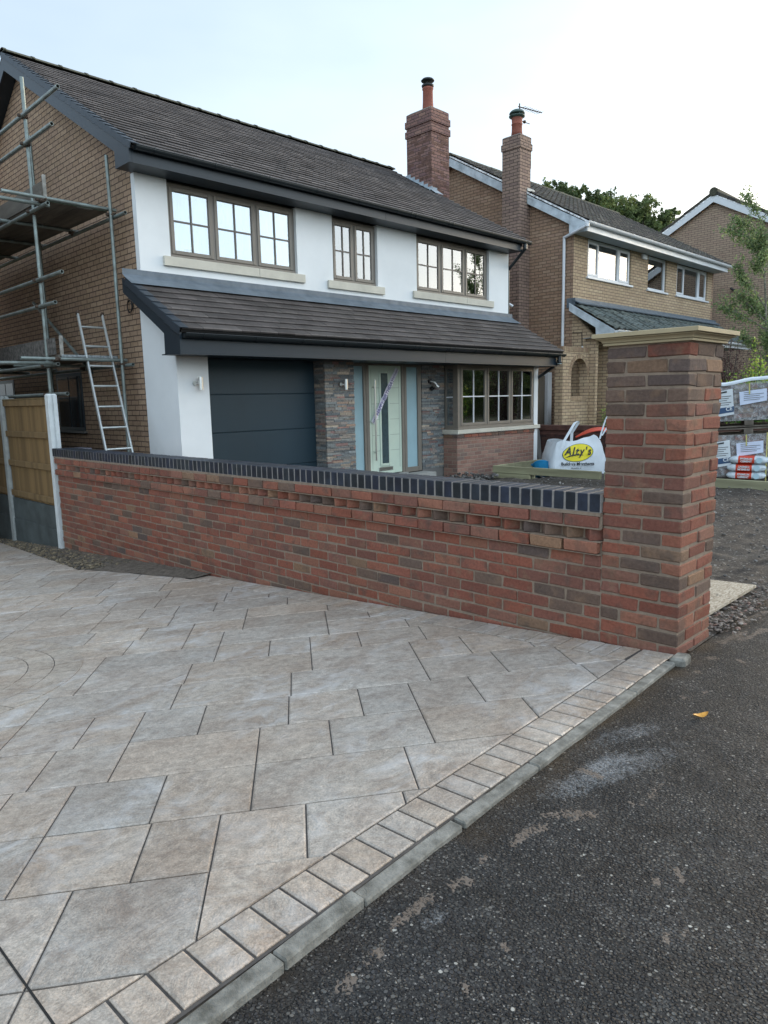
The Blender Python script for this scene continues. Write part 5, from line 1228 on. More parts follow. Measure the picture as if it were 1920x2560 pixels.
# ================================================================== BETWEEN THE HOUSES
dw = thing('garden_wall', 'low dark red brick garden wall behind the white bulk bag', 'wall', (14.1, 6, 0))
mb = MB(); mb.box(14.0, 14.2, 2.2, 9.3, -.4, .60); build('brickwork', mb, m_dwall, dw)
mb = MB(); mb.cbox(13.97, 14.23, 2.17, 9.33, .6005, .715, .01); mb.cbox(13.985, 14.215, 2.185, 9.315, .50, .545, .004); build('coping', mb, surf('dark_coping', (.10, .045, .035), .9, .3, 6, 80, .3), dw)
gt = thing('side_gate', 'tall weathered wooden side gate between the two houses', 'gate', (14.5, 9.75, 0))
mb = MB(); x = 13.80; m_gatew = surf('old_gate_board', (.17, .14, .105), .9, .35, 5, 60, .4, sz=.1, attr=True)
while x < 15.42: t = rb.uniform(.7, 1.15); mb.cbox(x, x + .11, 9.72, 9.745, -.2, 1.86 + rb.uniform(-.02, .02), .004, .002, (.17 * t, .14 * t, .105 * t)); x += .116
build('boards', mb, m_gatew, gt)
mb = MB(); mb.cbox(13.8, 15.42, 9.746, 9.78, .3, .4, .005); mb.cbox(13.8, 15.42, 9.746, 9.78, 1.5, 1.6, .005); mb.cbox(14.62, 14.95, 9.70, 9.72, 1.80, 1.84, .004); build('rail', mb, m_pallet, gt)
gpst = MB(); gpst.cbox(15.46, 15.64, 9.66, 9.80, -.2, 1.93, .008); build('gate_post', gpst, m_white, gt)
lb = MB(); M = Matrix.Translation((13.86, 8.86, -.2)) @ Matrix.Rotation(rad(-6), 4, 'X'); lb.cbox(0, .40, 0, .018, 0, .84, .003, M=M)
o = build('leaning_board', lb, m_grey, None, base=(14.05, 8.86, -.2)); tag(o, 'plain grey sheet leaning beside the bay window corner', 'board')

# timber edging
te = thing('timber_edging', 'green treated sleepers edging the unfinished drive', 'edging', (11.34, 5.5, -.2))
for (a, b, z0, z1) in ((6.02, 8.30, -.095, .045), (3.3, 5.95, -.095, .045), (.9, 3.26, -.098, .046)):
    mb = MB(); mb.cbox(11.33, 11.40, a, b, z0, z1, .008, .003); build('sleeper', mb, m_timber, te)
mb = MB(); mb.cbox(11.405, 13.45, 8.24, 8.30, -.095, .045, .008, .003); build('sleeper', mb, m_timber, te)
mb = MB(); mb.cbox(11.335, 11.395, 7.45, 8.295, -.235, -.099, .008, .003); build('lower_sleeper', mb, m_timber, te)
for y in (7.40, 4.9, 2.4): mb = MB(); mb.cbox(11.405, 11.455, y, y + .05, -.4, .02, .004, .002); build('stake', mb, m_timber, te)

# bulk bag
bgx = frame_M((12.32, 6.98, -.13), (.70, -.714, 0), (0, 0, 1))   # local x to the right in view, y up, z towards the viewer (-X-Y)
def bagP(x, y, z): return bgx @ Vector((x, y, z))
bag = thing('bulk_bag', 'white woven builders bag with yellow oval logo behind the sleepers', 'bag', (12.5, 7.5, -.2))
mb = MB(); W_ = .50; n = 26; hN = 14; rg = random.Random(71)
def btop(s, side):   # height of rim around the bag
    if side == 0:    # front, s from 0(left) to 1(right)
        P = [(0, .60), (.1, .64), (.3, .615), (.45, .63), (.6, .68), (.75, .70), (.85, .74), (.93, .70), (1, .60)]
        for (a, ha), (b, hb) in zip(P[:-1], P[1:]):
            if s <= b: return ha + (hb - ha) * (s - a) / (b - a)
    return .60 + .03 * math.sin(s * 7 + side)
rings = []
per = []
for side, (ax_, az_, bx_, bz_) in enumerate(((-W_, 0, W_, 0), (W_, 0, W_, -1.0), (W_, -1.0, -W_, -1.0), (-W_, -1.0, -W_, 0))):
    for i in range(n): s = i / n; per.append((ax_ + (bx_ - ax_) * s, az_ + (bz_ - az_) * s, s, side))
vs = []
for j in range(hN + 1):
    t = j / hN
    for (x, z, s, side) in per:
        H = btop(s, side); y = H * t
        bul = .07 * math.sin(PI * min(1, t * 1.0)) * math.sin(PI * s) + .05 * (1 - t)
        nxx, nzz = ((0, 1), (1, 0), (0, -1), (-1, 0))[side]
        k = 1 - .16 * t ** 2
        w = .012 * noise.noise(Vector((x * 6, y * 6, z * 6 + side))) + .006 * noise.noise(Vector((x * 20, y * 14, side)))
        vs.append(bagP(x * k + nxx * (bul + w), y, (z + .5) * (1 - .2 * t) - .5 + nzz * (bul + w)))
m_ = len(per); mb.add(vs, [(j * m_ + i, j * m_ + (i + 1) % m_, (j + 1) * m_ + (i + 1) % m_, (j + 1) * m_ + i) for j in range(hN) for i in range(m_)], smooth=True)
build('sack', mb, m_bag, bag)
mb = MB()
vs = [vs[hN * m_ + i] - Vector((0, 0, .10)) for i in range(m_)]
mb.add(vs, [tuple(range(m_))]); build('contents', mb, m_grey, bag)
def ribbon(mb, pts, w, wd=(.7, -.714, 0)):
    wd = Vector(wd).normalized() * w / 2; vs = []
    for p in pts: q = bagP(*p); vs += [q - wd, q + wd]
    vs2 = [p + Vector((.003, .003, 0)) for p in vs]; n_ = len(pts) - 1
    F = [(2 * i, 2 * i + 1, 2 * i + 3, 2 * i + 2) for i in range(n_)]; o_ = len(vs)
    mb.add(vs + vs2, F + [tuple(o_ + q for q in f[::-1]) for f in F] + [(2 * i, 2 * i + 2, o_ + 2 * i + 2, o_ + 2 * i) for i in range(n_)] + [(2 * i + 1, o_ + 2 * i + 1, o_ + 2 * i + 3, 2 * i + 3) for i in range(n_)])
mb = MB(); ribbon(mb, [(-.36, .50, .10), (-.33, .62, .08), (-.10, .97, -.02), (-.04, 1.0, -.03)], .055); ribbon(mb, [(-.04, 1.0, -.03), (-.02, .97, -.06), (-.13, .78, -.1), (-.14, .56, -.1)], .055)
build('strap_loop', mb, m_bag, bag)
mb = MB(); ribbon(mb, [(.36, .66, .06), (.40, .78, .02), (.47, 1.0, 0), (.52, 1.10, 0), (.575, 1.09, 0), (.585, 1.0, 0), (.50, .86, 0), (.41, .72, .02)], .03); build('strap_loop', mb, m_bag, bag)
mb = MB()
for x in (-.42, .37):
    vs = []
    for j in range(12):
        t = j / 11; y = .02 + .60 * t; vs += [bagP(x * (1 - .16 * t * t) - .02, y, .075 + .03 * math.sin(PI * t) - .1 * t * t * 0 - .2 * t * .5 * 0), bagP(x * (1 - .16 * t * t) + .02, y, .075 + .03 * math.sin(PI * t))]
build('seam', mb, m_bag, bag) if mb.v else None
# logo: yellow oval, green ring and lettering follow the front of the bag
def bagsurf(x, y, off):
    s = (x + W_) / (2 * W_); H = btop(min(1, max(0, s)), 0); t = min(1, y / H); bul = .07 * math.sin(PI * t) * math.sin(PI * s) + .05 * (1 - t)
    w = .012 * noise.noise(Vector((x * 6, y * 6, 0))) + .006 * noise.noise(Vector((x * 20, y * 14, 0)))
    k = 1 - .16 * t ** 2
    return bagP(x * k, y, .5 * (1 - .2 * t) - .5 + bul + w + off)
def oval(cx_, cy_, rx, ry, rot, off, mat, name, ring=None):
    mb = MB(); n = 40; K = 7; vs = [bagsurf(cx_, cy_, off)]; F = []
    for k in range(1, K + 1):
        for i in range(n):
            a = 2 * PI * i / n; q = k / K if ring is None else ring + (1 - ring) * (k - 1) / (K - 1); u, v = rx * q * math.cos(a), ry * q * math.sin(a)
            vs.append(bagsurf(cx_ + u * math.cos(rot) - v * math.sin(rot), cy_ + u * math.sin(rot) + v * math.cos(rot), off))
    if ring is None: F += [(0, 1 + i, 1 + (i + 1) % n) for i in range(n)]
    for k in range(K - 1): F += [(1 + k * n + i, 1 + (k + 1) * n + i, 1 + (k + 1) * n + (i + 1) % n, 1 + k * n + (i + 1) % n) for i in range(n)]
    mb.add(vs, F, smooth=True); return build(name, mb, mat, bag)
lcx, lcy = -.04, .405
oval(lcx, lcy, .305, .155, rad(9), .010, m_yellow, 'logo_oval')
oval(lcx, lcy, .315, .163, rad(9), .011, surf('logo_green', (.03, .08, .03), .6, .05, 3, 30, 0), 'logo_ring', ring=.955)
def bagtext(body, size, x, y, name, mat, **kw):
    o = text(body, size, Matrix.Identity(4), mat, name, bag, extrude=.0005, **kw); me = o.data; b = WL[bag.name]
    for v in me.vertices:
        p = v.co + b; v.co = bagsurf(x + p.x, y + p.y, .030 + p.z) - b
    me.update()
bagtext("Alty's", .205, lcx - .01, lcy + .025, 'logo_lettering', m_ink, bold=.005, shear=.35, sx=.88, sp=1.26)
bagtext('Builders Merchants', .082, lcx - .01, .195, 'print', m_ink, bold=.0022)
bagtext('Branches at', .040, lcx - .04, .118, 'print', m_ink)
mb = MB(); pts = [(lcx - .25 + .35 * t, lcy - .085 + .05 * math.sin(t * 2.2)) for t in [i / 12 for i in range(13)]]; vs = []
for i, (x, y) in enumerate(pts): w = .010 * math.sin(PI * (i + .5) / 13) + .002; vs += [bagsurf(x, y - w, .026), bagsurf(x, y + w, .026)]
mb.add(vs, [(2 * i, 2 * i + 2, 2 * i + 3, 2 * i + 1) for i in range(12)]); build('logo_swoosh', mb, m_ink, bag)
# orange scoop on top of the bag
mb = MB(); vs = []; n = 18
for i in range(n + 1):
    t = i / n; x = -.01 + .70 * t; yb_ = .685 + .13 * math.sin(PI * min(1, t * .85)) ** 1.1; w = .03 + .16 * math.sin(PI * min(1, t * .8)) ; hh = .012 + .055 * t
    for k in range(7):
        a = PI * k / 6; vs.append(bagP(x, yb_ + hh * math.sin(a) * 1.2, -.30 + w * math.cos(a)))
mb.add(vs, [(i * 7 + k, i * 7 + k + 1, (i + 1) * 7 + k + 1, (i + 1) * 7 + k) for i in range(n) for k in range(6)], smooth=True)
vs2 = [p - Vector((0, 0, .012)) for p in vs]; mb.add(vs2, [(i * 7 + k, (i + 1) * 7 + k, (i + 1) * 7 + k + 1, i * 7 + k + 1) for i in range(n) for k in range(6)], smooth=True)
o = build('plastic_scoop', mb, m_orange, None, base=tuple(bagP(.3, .7, -.3))); tag(o, 'orange red plastic scoop lying on top of the bulk bag', 'scoop')
# blue tub
tb = thing('plastic_tub', 'bright blue plastic tub tipped over beside the bulk bag', 'tub', (12.0, 7.72, -.2))
M = Matrix.Translation((12.06, 7.66, .03)) @ Matrix.Rotation(rad(128), 4, 'Z') @ Matrix.Rotation(rad(38), 4, 'X') @ Matrix.Scale(.8, 4)
mb = MB(); n = 28
prof = [(.02, -.30), (.15, -.30), (.20, 0), (.215, 0), (.215, -.015), (.205, -.015), (.16, -.31), (.02, -.31)]
vs = [M @ Vector((r * math.cos(2 * PI * i / n), r * math.sin(2 * PI * i / n), z)) for r, z in prof for i in range(n)]
mb.add(vs, [(k * n + i, k * n + (i + 1) % n, (k + 1) * n + (i + 1) % n, (k + 1) * n + i) for k in range(7) for i in range(n)], smooth=True); mb.add([M @ Vector((.15 * math.cos(2 * PI * i / n), .15 * math.sin(2 * PI * i / n), -.299)) for i in range(n)], [tuple(range(n))])
build('tub_shell', mb, m_blue, tb)
mb = MB()
for sx_ in (-1, 1): mb.path([M @ Vector((sx_ * (.19 + .05 * math.sin(PI * t / 6)), -.05 + .1 * t / 6, 0)) for t in range(7)], .01, 6)
build('tub_handle', mb, m_blue, tb)

# pallets of bricks
def pack(zb, label, layers, top, rng, seed):
    F = frame_M((11.47, 4.29, zb), (.36, -.933, .05), (0, 0, 1))
    def P(x, y, z): return F @ Vector((x, y, z))
    th_ = thing('brick_pallet', label, 'pallet', (11.9, 3.9, zb), 'pallets of bricks')
    mb = MB()
    for z in (-.0, .45, .9):
        for x in (0, .50, 1.0): mb.cbox(x, x + .13, .022, .095, z * -1 - .1, z * -1, .004, .002, M=F)
    for k in range(3): mb.cbox(0, 1.13, 0, .021, -k * .45 - .1, -k * .45, .003, .002, M=F); mb.cbox(0, 1.13, .096, .117, -k * .45 - .1, -k * .45, .003, .002, M=F)
    for k in range(7): mb.cbox(k * .168, k * .168 + .11, .1175, .137, -1.0, 0, .003, .002, M=F)
    build('pallet', mb, m_pallet, th_)
    mb = MB(); 
    for r in range(layers):
        x = .03 + (.05 if r % 2 else 0)
        while x < 1.06:
            w = rng.choice([.105, .215]); c = rng.choice([(.20, .115, .09), (.25, .16, .12), (.15, .10, .09), (.28, .22, .17), (.17, .14, .13), (.22, .10, .08)])
            mb.cbox(x, min(x + w, 1.1), .14 + r * .073, .14 + r * .073 + .067, -.97, -.01 + rng.uniform(-.012, .006), .004, .003, c, M=F, rng=rng); x += w + .006
    build('bricks', mb, m_packbrick, th_)
    mb = MB(); n = 30; H = .14 + layers * .073; vs = []
    for i in range(n + 1):
        x = -.01 + 1.15 * i / n
        for j in range(13):
            y = .10 + (H + .015 - .10) * j / 12; vs.append(P(x, y + (.02 * noise.noise(Vector((x * 5, 0, seed))) if j == 12 else 0), .012 + .014 * noise.noise(Vector((x * 7, y * 9, seed)))))
    mb.add(vs, [(i * 13 + j, (i + 1) * 13 + j, (i + 1) * 13 + j + 1, i * 13 + j + 1) for i in range(n) for j in range(12)], smooth=True); build('shrink_wrap', mb, m_film, th_)
    if top:
        mb = MB(); vs = []
        for i in range(n + 1):
            x = -.03 + 1.19 * i / n; h = H + .02 + (.055 * min(1, max(0, (x - .25) / .35))) + .012 * noise.noise(Vector((x * 4, 0, 3)))
            for (z, dy) in ((.03, -.035), (.035, -.01), (.02, .008), (-.2, .02), (-1.0, .01)): vs.append(P(x, h + dy, z))
        mb.add(vs, [(i * 5 + j, (i + 1) * 5 + j, (i + 1) * 5 + j + 1, i * 5 + j + 1) for i in range(n) for j in range(4)], smooth=True); build('top_sheet', mb, m_bag, th_)
    # delivery sheets
    mb = MB(); yo = H - .13
    vs = [P(.06, yo - .36, .035), P(.36, yo - .32, .040), P(.34, yo + .07, .038), P(.09, yo + .03, .034)]; mb.add(vs + [p + Vector((.004, .002, 0)) for p in vs], [(0, 1, 2, 3), (7, 6, 5, 4)])
    lab = build('label_sheet', mb, m_paper2, th_)
    mb = MB(); vs = [P(.44, yo - .19, .037), P(.80, yo - .14, .040), P(.80, yo + .04, .038), P(.43, yo + .01, .036)]; mb.add(vs + [p + Vector((.004, .002, 0)) for p in vs], [(0, 1, 2, 3), (7, 6, 5, 4)])
    lab2 = build('delivery_note', mb, m_paper, th_)
    mb = MB()
    for k in range(5):
        yy = yo - .05 - .032 * k; L = .20 - .03 * (k % 3); mb.add([P(.12, yy, .043), P(.12 + L, yy + .008, .044), P(.12 + L, yy + .016, .044), P(.12, yy + .008, .043)], [(0, 1, 2, 3)])
        yy = yo - .01 - .028 * k; L = .22 + .05 * (k % 2) - .12 * (k == 0); mb.add([P(.49, yy, .043), P(.49 + L, yy + .008, .045), P(.49 + L, yy + .014, .045), P(.49, yy + .006, .043)], [(0, 1, 2, 3)])
    mb.add([P(.14, yo + .0, .043), P(.26, yo + .015, .043), P(.26, yo + .04, .043), P(.14, yo + .02, .043)], [(0, 1, 2, 3)])
    build('print', mb, m_ink, lab)
    mb = MB(); mb.add([P(.07, yo - .315, .042), P(.355, yo - .28, .044), P(.355, yo - .195, .044), P(.075, yo - .225, .042)], [(0, 1, 2, 3)]); build('print_band', mb, m_inkblue, lab)
    text('CE', .075, F @ frame_M((.29, yo - .235, .048), (1, .1, 0), (0, 1, 0)), m_paper2, 'print', lab, bold=.002)
    mb = MB(); x = .82
    mb.add([P(x, .0, .045), P(x + .016, .0, .046), P(x + .04, H + .03, .045), P(x + .024, H + .03, .045)], [(0, 1, 2, 3)]); mb.add([P(.56, H - .16, .045), P(.576, H - .16, .046), P(.576, H + .01, .045), P(.56, H + .01, .045)], [(0, 1, 2, 3)], 0, (1, 1, 1)); build('strap', mb, m_strap, th_)
    return th_
rg = random.Random(81)
pack(-.05, 'lower shrink-wrapped pallet of bricks behind the cement bags', 8, False, rg, 1)
pack(.80, 'upper shrink-wrapped pallet of bricks with white sheet on top', 7, True, rg, 2)
mb = MB(); F = frame_M((11.47, 4.29, .668), (.36, -.933, .05), (0, 0, 1))
for k in range(3): mb.cbox(0, 1.13, 0, .021, -k * .45 - .1, -k * .45, .003, .002, M=F); mb.cbox(0, 1.13, .096, .117, -k * .45 - .1, -k * .45, .003, .002, M=F)
for x in (0, .5, 1.0): mb.cbox(x, x + .13, .022, .095, -.1, 0, .004, .002, M=F); mb.cbox(x, x + .13, .022, .095, -1.0, -.9, .004, .002, M=F)
et = build('empty_pallet', mb, m_pallet, None, base=(11.9, 3.9, .66)); tag(et, 'empty grey wooden pallet sandwiched between the two brick packs', 'pallet')
# cement bags
def cement(z, flip, label, dx=0.0):
    F = frame_M((11.46 + 0, 4.02 - dx, z), (.22, -.975, -.0), (-.975, -.22, 0))  # x along the bag, y towards viewer
    F = frame_M((11.62, 4.03 - dx, z), (.24, -.97, 0), (0, 0, 1))
    t_ = thing('cement_bag', label, 'bag', (11.6, 3.75, z), 'stack of cement bags')
    def P(x, a, L=.54, e=0.0):
        s = x / L; k = min(1, 6 * s, 6 * (1 - s)) ** .45 if 0 < s < 1 else .0
        hh, ww = .060 * (.25 + .75 * k) + e, .17 * (.65 + .35 * k) + e
        c, sn = math.cos(a), math.sin(a); q = .62
        return F @ Vector((x, .060 + hh * math.copysign(abs(sn) ** q, sn) + .004 * noise.noise(Vector((x * 14, a * 2, z * 9))), ww * math.copysign(abs(c) ** q, c) + .008 * noise.noise(Vector((x * 12, a * 2, z * 5)))))
    def sleeve(x0, x1, a0, a1, e, mat, name, nx_=14, na=24, par=None):
        mb = MB(); vs = [P(x0 + (x1 - x0) * i / nx_, a0 + (a1 - a0) * j / na, e=e) for i in range(nx_ + 1) for j in range(na + 1)]
        mb.add(vs, [(i * (na + 1) + j, (i + 1) * (na + 1) + j, (i + 1) * (na + 1) + j + 1, i * (na + 1) + j + 1) for i in range(nx_) for j in range(na)], smooth=True)
        return build(name, mb, mat, t_)
    sleeve(.0, .54, 0, 2 * PI, 0, m_sack, 'sack', 26, 30)
    sleeve(.13, .35, 0, 2 * PI, .0015, m_red, 'red_band', 12, 30)
    # printed words on the side facing the road
    for body, yy in (('PREMIUM', .082), ('CEMENT', .042)):
        if flip: yy = .124 - yy
        R_ = Matrix.Rotation(PI, 4, 'Z') if flip else Matrix.Identity(4)
        text(body, .040, F @ Matrix.Translation((.24, yy, .176)) @ R_, m_paper2, 'print', t_, bold=.0015, extrude=.003)
    mb = MB(); mb.tube(F @ Vector((.415, .062, .168)), F @ Vector((.415, .062, .1745)), .045, 20); build('round_mark', mb, surf('pale_blue_print', (.45, .62, .70), .5, .05, 4, 30, 0), t_)
    return t_
cement(.03, False, 'bottom cement bag of the stack of three', 0.0); cement(.15, True, 'middle cement bag with its red label upside down', .0); cement(.27, False, 'top cement bag of the stack of three', .03)
t4 = cement(.03, False, 'cement bag alone at floor level left of the stack', -.63)
# OSB board
mb = MB(); P = [(4.12, 1.575), (5.235, 1.58), (5.19, 1.88), (4.10, 1.90)]
z = .022; mb.add([(p[0], p[1], z) for p in P] + [(p[0], p[1], z - .018) for p in P], [(0, 1, 2, 3), (7, 6, 5, 4)] + [(i, i + 4, (i + 1) % 4 + 4, (i + 1) % 4) for i in range(4)])
def osb():
    m, nt, b, out = newmat('chipboard'); v = coord(nt, 1, 3.0, 1); n1 = tex(nt, 'voronoi', v, 40); n2 = tex(nt, 'noise', v, 9, 5, .7)
    sp = N(nt, 'ShaderNodeSeparateColor'); nt.links.new(n1.outputs['Color'], sp.inputs[0])
    c = ramp(nt, sp.outputs[0], [(0, (.25, .20, .14)), (.5, (.38, .32, .24)), (1, (.50, .44, .35))]); c = mix(nt, ramp(nt, n2.outputs[0], [(.60, 0.0), (.68, .8)]), c, (.07, .06, .045))
    nt.links.new(c, b.inputs['Base Color']); b.inputs['Roughness'].default_value = .8; bump(nt, b, sp.outputs[1], .3, .003); return m
o = build('chipboard_sheet', mb, osb(), None, base=(4.65, 1.7, .0)); tag(o, 'muddy chipboard sheet laid on the ground behind the gate pillar', 'board')
# fallen leaf
mb = MB(); n = 10; vs = []
for i in range(n + 1):
    t = i / n; w = .016 * math.sin(PI * t) ** .7; x = .075 * t; z = .004 + .016 * abs(t - .5) ** 1.5 * 2
    vs += [(x, -w, z + .006), (x, 0, z), (x, w, z + .008)]
vs = [Matrix.Translation((2.93, 1.10, -.015)) @ Matrix.Rotation(rad(-30), 4, 'Z') @ Vector(p) for p in vs]
mb.add(vs, [(i * 3 + k, (i + 1) * 3 + k, (i + 1) * 3 + k + 1, i * 3 + k + 1) for i in range(n) for k in range(2)], smooth=True)
o = build('fallen_leaf', mb, m_leafdead, None, base=(2.95, 1.1, -.015)); tag(o, 'single curled yellow leaf on the dark tarmac', 'leaf')

# ================================================================== SCAFFOLD
sf = thing('scaffold', 'galvanised tube scaffold with two boarded lifts against the brick gable', 'scaffold', (4.3, 12, -.8))
r_ = .0242
def pole(a, b, name='ledger', **k):
    mb = MB(); mb.tube(a, b, r_, 16, hollow=.0045); return build(name, mb, m_galv, sf)
pole((3.90, 10.42, -.75), (3.90, 10.42, 5.62), 'standard'); pole((4.74, 9.93, -.7), (4.74, 9.93, 4.72), 'standard'); pole((4.70, 12.45, -.8), (4.70, 12.45, 5.6), 'standard'); pole((3.90, 13.2, -.8), (3.90, 13.2, 5.6), 'standard')
for z, y in ((5.13, 9.19), (4.785, 9.46), (3.05, 9.54), (2.705, 9.84), (1.52, 9.71), (3.93, 9.80), (1.915, 9.93)): pole((3.90 - .05, y, z), (3.90 - .05, 15.6, z))
for z, y in ((3.925, 9.60), (1.915, 9.70)): pole((4.79, y, z), (4.79, 15.6, z), 'ledger')
for z, xl in ((4.03, 3.36), (1.985, 3.40)): pole((xl, 9.98, z), (4.84, 9.98, z - .0), 'transom')
pole((2.6, 10.06, 3.965), (3.97, 10.06, 3.965), 'transom'); pole((2.6, 10.06, 1.915), (3.85, 10.06, 1.935), 'transom')
for y in (11.3, 12.6, 13.9): pole((3.75, y, 3.975), (4.86, y, 3.975), 'transom'); pole((3.75, y, 1.965), (4.86, y, 1.965), 'transom')
pole((4.72, 13.0, 3.1), (4.72, 10.9, 1.85), 'brace')
def clampm(x, y, z):
    mb = MB(); mb.cbox(x - .045, x + .045, y - .045, y + .045, z - .028, z + .028, .016, .003); mb.tube((x - .05, y - .02, z), (x - .085, y - .02, z), .011, 6); mb.tube((x + .02, y - .05, z + .01), (x + .02, y - .085, z + .01), .011, 6); mb.cbox(x - .09, x - .05, y - .04, y + .0, z - .02, z + .02, .008)
    build('coupler', mb, m_clamp, sf)
for z in (5.13, 4.785, 3.05, 2.705, 1.52, 3.93, 1.915): clampm(3.885, 10.42, z)
for z in (3.95, 1.93): clampm(4.76, 9.95, z); clampm(3.86, 10.0, z + .05)
for k in range(5): 
    for y in (11.3, 12.6, 13.9): pass
for y in (11.3, 12.6): clampm(4.79, y, 3.94); clampm(4.79, y, 1.93)
for lvl, (z, ys) in enumerate(((4.003, 10.02), (1.993 + .02, 10.05))):
    mb = MB()
    for k in range(4):
        x = 3.93 + k * .205; e = rb.uniform(-.06, .04); mb.cbox(x, x + .198, ys + e + .02, 15.2, z, z + .038, .004, .003)
    build('boards', mb, m_plank, sf)
    mb = MB(); n = 30   # bright end bands of the boards
    mb.cbox(3.95, 4.73, ys - .02, ys + .005, z + .002, z + .036, .004); build('end_band', mb, surf('board_end_band%d' % lvl, ((.18, .30, .22), (.30, .32, .33))[lvl], .7, .3, 30, 60, .3, tint=(.10, .12, .12)), sf)
    mb = MB(); mb.cbox(3.90, 3.935, ys + .12, 15.2, z + .04, z + .265, .004, .004); build('toe_board', mb, m_plank_u if lvl else m_plank, sf)
m_bat = surf('pale_batten', (.36, .34, .30), .9, .3, 9, 60, .3)
mb = MB(); mb.cbox(3.94, 3.985, 10.04, 10.08, 2.03, 2.30, .006, .004); build('upright_batten', mb, m_bat, sf); mb = MB(); mb.cbox(3.93, 3.97, 10.10, 10.14, 4.04, 4.36, .006, .004); build('upright_batten', mb, m_bat, sf)

# ladder
ld = thing('ladder', 'aluminium ladder leaning on the lower scaffold lift beside the wall', 'ladder', (4.15, 8.9, -.4))
pa, pb = Vector((4.38, 10.44, 2.66)), Vector((3.93, 8.55, -.30)); wx = Vector((.355, 0, 0))
for s in (0, 1):
    mb = MB(); d = (pa - pb).normalized(); M = frame_M(pb + wx * s, d, (0, 1, -.6)); L = (pa - pb).length
    mb.cbox(0, L, -.025, .025, -.011, .011, .004, M=M); build('stile', mb, m_alu, ld)
    mb = MB(); M2 = frame_M(pb + wx * s + d * (L - .02), d, (0, 1, -.6)); mb.cbox(0, .045, -.032, .032, -.018, .018, .006, M=M2); build('end_cap', mb, m_clamp, ld)
L = (pa - pb).length; k = .24
while k < L - .05:
    p = pb + (pa - pb).normalized() * (L - k); mb = MB(); mb.tube(p, p + wx, .016, 10); build('rung', mb, m_alu, ld); k += .335
# carton
mb = MB(); mb.cbox(4.28, 4.50, 10.62, 11.0, -.3 + .75, .735, .004); 
o = build('carton', mb, m_carton, None, base=(4.4, 10.8, .45)); tag(o, 'small pale printed carton behind the far end of the brick wall', 'box')
mb = MB(); mb.cbox(4.24, 4.54, 10.5, 11.1, -.6, .449, .006); 
o = build('block_stack', mb, m_grey, None, base=(4.4, 10.8, -.6)); tag(o, 'grey block stack under the small carton', 'blocks')

# ================================================================== PLANTS
def leafcard(mb, p, s, rng, val_, up=.3):
    a = rng.uniform(0, 2 * PI); n = Vector((rng.gauss(0, 1), rng.gauss(0, 1), rng.gauss(0, 1) + up)).normalized(); t = n.orthogonal().normalized(); t = Matrix.Rotation(a, 3, n) @ t; b = n.cross(t)
    p = Vector(p); l = s * rng.uniform(.7, 1.3); w = l * rng.uniform(.35, .55)
    mb.add([p - t * l * .5, p + b * w * .5 - n * w * .12, p + t * l * .5, p - b * w * .5 - n * w * .12], [(0, 1, 2, 3)], 0, (val_, 0, 0))
def crown(clumps, n, s, rng, hollow=.5):
    """clumps: (centre, radius) ; leaves gathered in ragged sprays"""
    mb = MB(); tot = sum(r ** 2 for _, r in clumps)
    for c, r in clumps:
        k = int(n * r * r / tot); tone = rng.uniform(.1, .75)
        sub = [Vector(c) + Vector((rng.gauss(0, 1), rng.gauss(0, 1), rng.gauss(0, .8))).normalized() * r * rng.uniform(.45, 1.05) for _ in range(max(4, int(k / 26)))]
        for q in sub:
            tt = tone + rng.uniform(-.22, .22); rr_ = r * rng.uniform(.12, .28)
            for _ in range(26):
                leafcard(mb, q + Vector((rng.gauss(0, 1), rng.gauss(0, 1), rng.gauss(0, 1))) * rr_ * .62, s, rng, max(0, min(1, tt + rng.uniform(-.15, .2))))
    return mb
def tree(loc, h, spread, rng, label, group, leafm=m_leaf, nl=9000, ls=.16, name='broadleaf_tree', low=.35, nc=(11, 9)):
    t = thing(name, label, 'tree', loc, group); x, y, z = loc; mb = MB()
    mb.tube((x, y, z), (x + rng.uniform(-.1, .1), y, z + h * .5), h * .022, 10, r1=h * .014); clumps = []
    for k in range(nc[0]):
        a = rng.uniform(0, 2 * PI); zz = z + h * rng.uniform(low, .98); q = math.sin(PI * min(1, max(.08, (zz - z - h * low * .6) / (h * (1.02 - low * .6))))) ** .6
        rr_ = spread * q * rng.uniform(.35, .8); e = (x + rr_ * math.cos(a), y + rr_ * math.sin(a), zz)
        mb.tube((x, y, z + h * rng.uniform(.28, .5)), e, h * .008, 6, r1=h * .002); clumps.append((e, spread * rng.uniform(.26, .42)))
    for k in range(nc[1]):
        a = rng.uniform(0, 2 * PI); e = (x + spread * rng.uniform(.1, .8) * math.cos(a), y + spread * rng.uniform(.1, .8) * math.sin(a), z + h * rng.uniform(.84, .985)); clumps.append((e, spread * rng.uniform(.15, .26)))
    build('trunk', mb, m_twig, t); build('crown', crown(clumps, nl, ls, rng), leafm, t, uvs=False); return t
rt = random.Random(91)
TS_ = [((30.9, 20.1, 0), 11.35, 1.5, 'leftmost tree rising above the neighbour roof ridge beside the chimney'), ((31.7, 19.1, 0), 11.2, 1.5, 'dark bushy tree second from the left above the neighbour roof'),
       ((32.4, 18.35, 0), 11.0, 1.6, 'third tree from the left behind the neighbour roof ridge'), ((33.05, 17.6, 0), 10.75, 1.7, 'fourth tree from the left, ragged, above the neighbour roof'), ((33.8, 16.75, 0), 10.4, 1.7, 'fifth tree from the left, yellowish at the top, above the neighbour roof'), ((34.6, 15.8, 0), 9.9, 1.4, 'lowest tree just left of the far brick gable')]
for (loc, h, s, lab) in TS_: tree(loc, h, s, rt, lab, 'trees behind the neighbouring house', nl=20000, ls=.15, low=.6, nc=(16, 24))
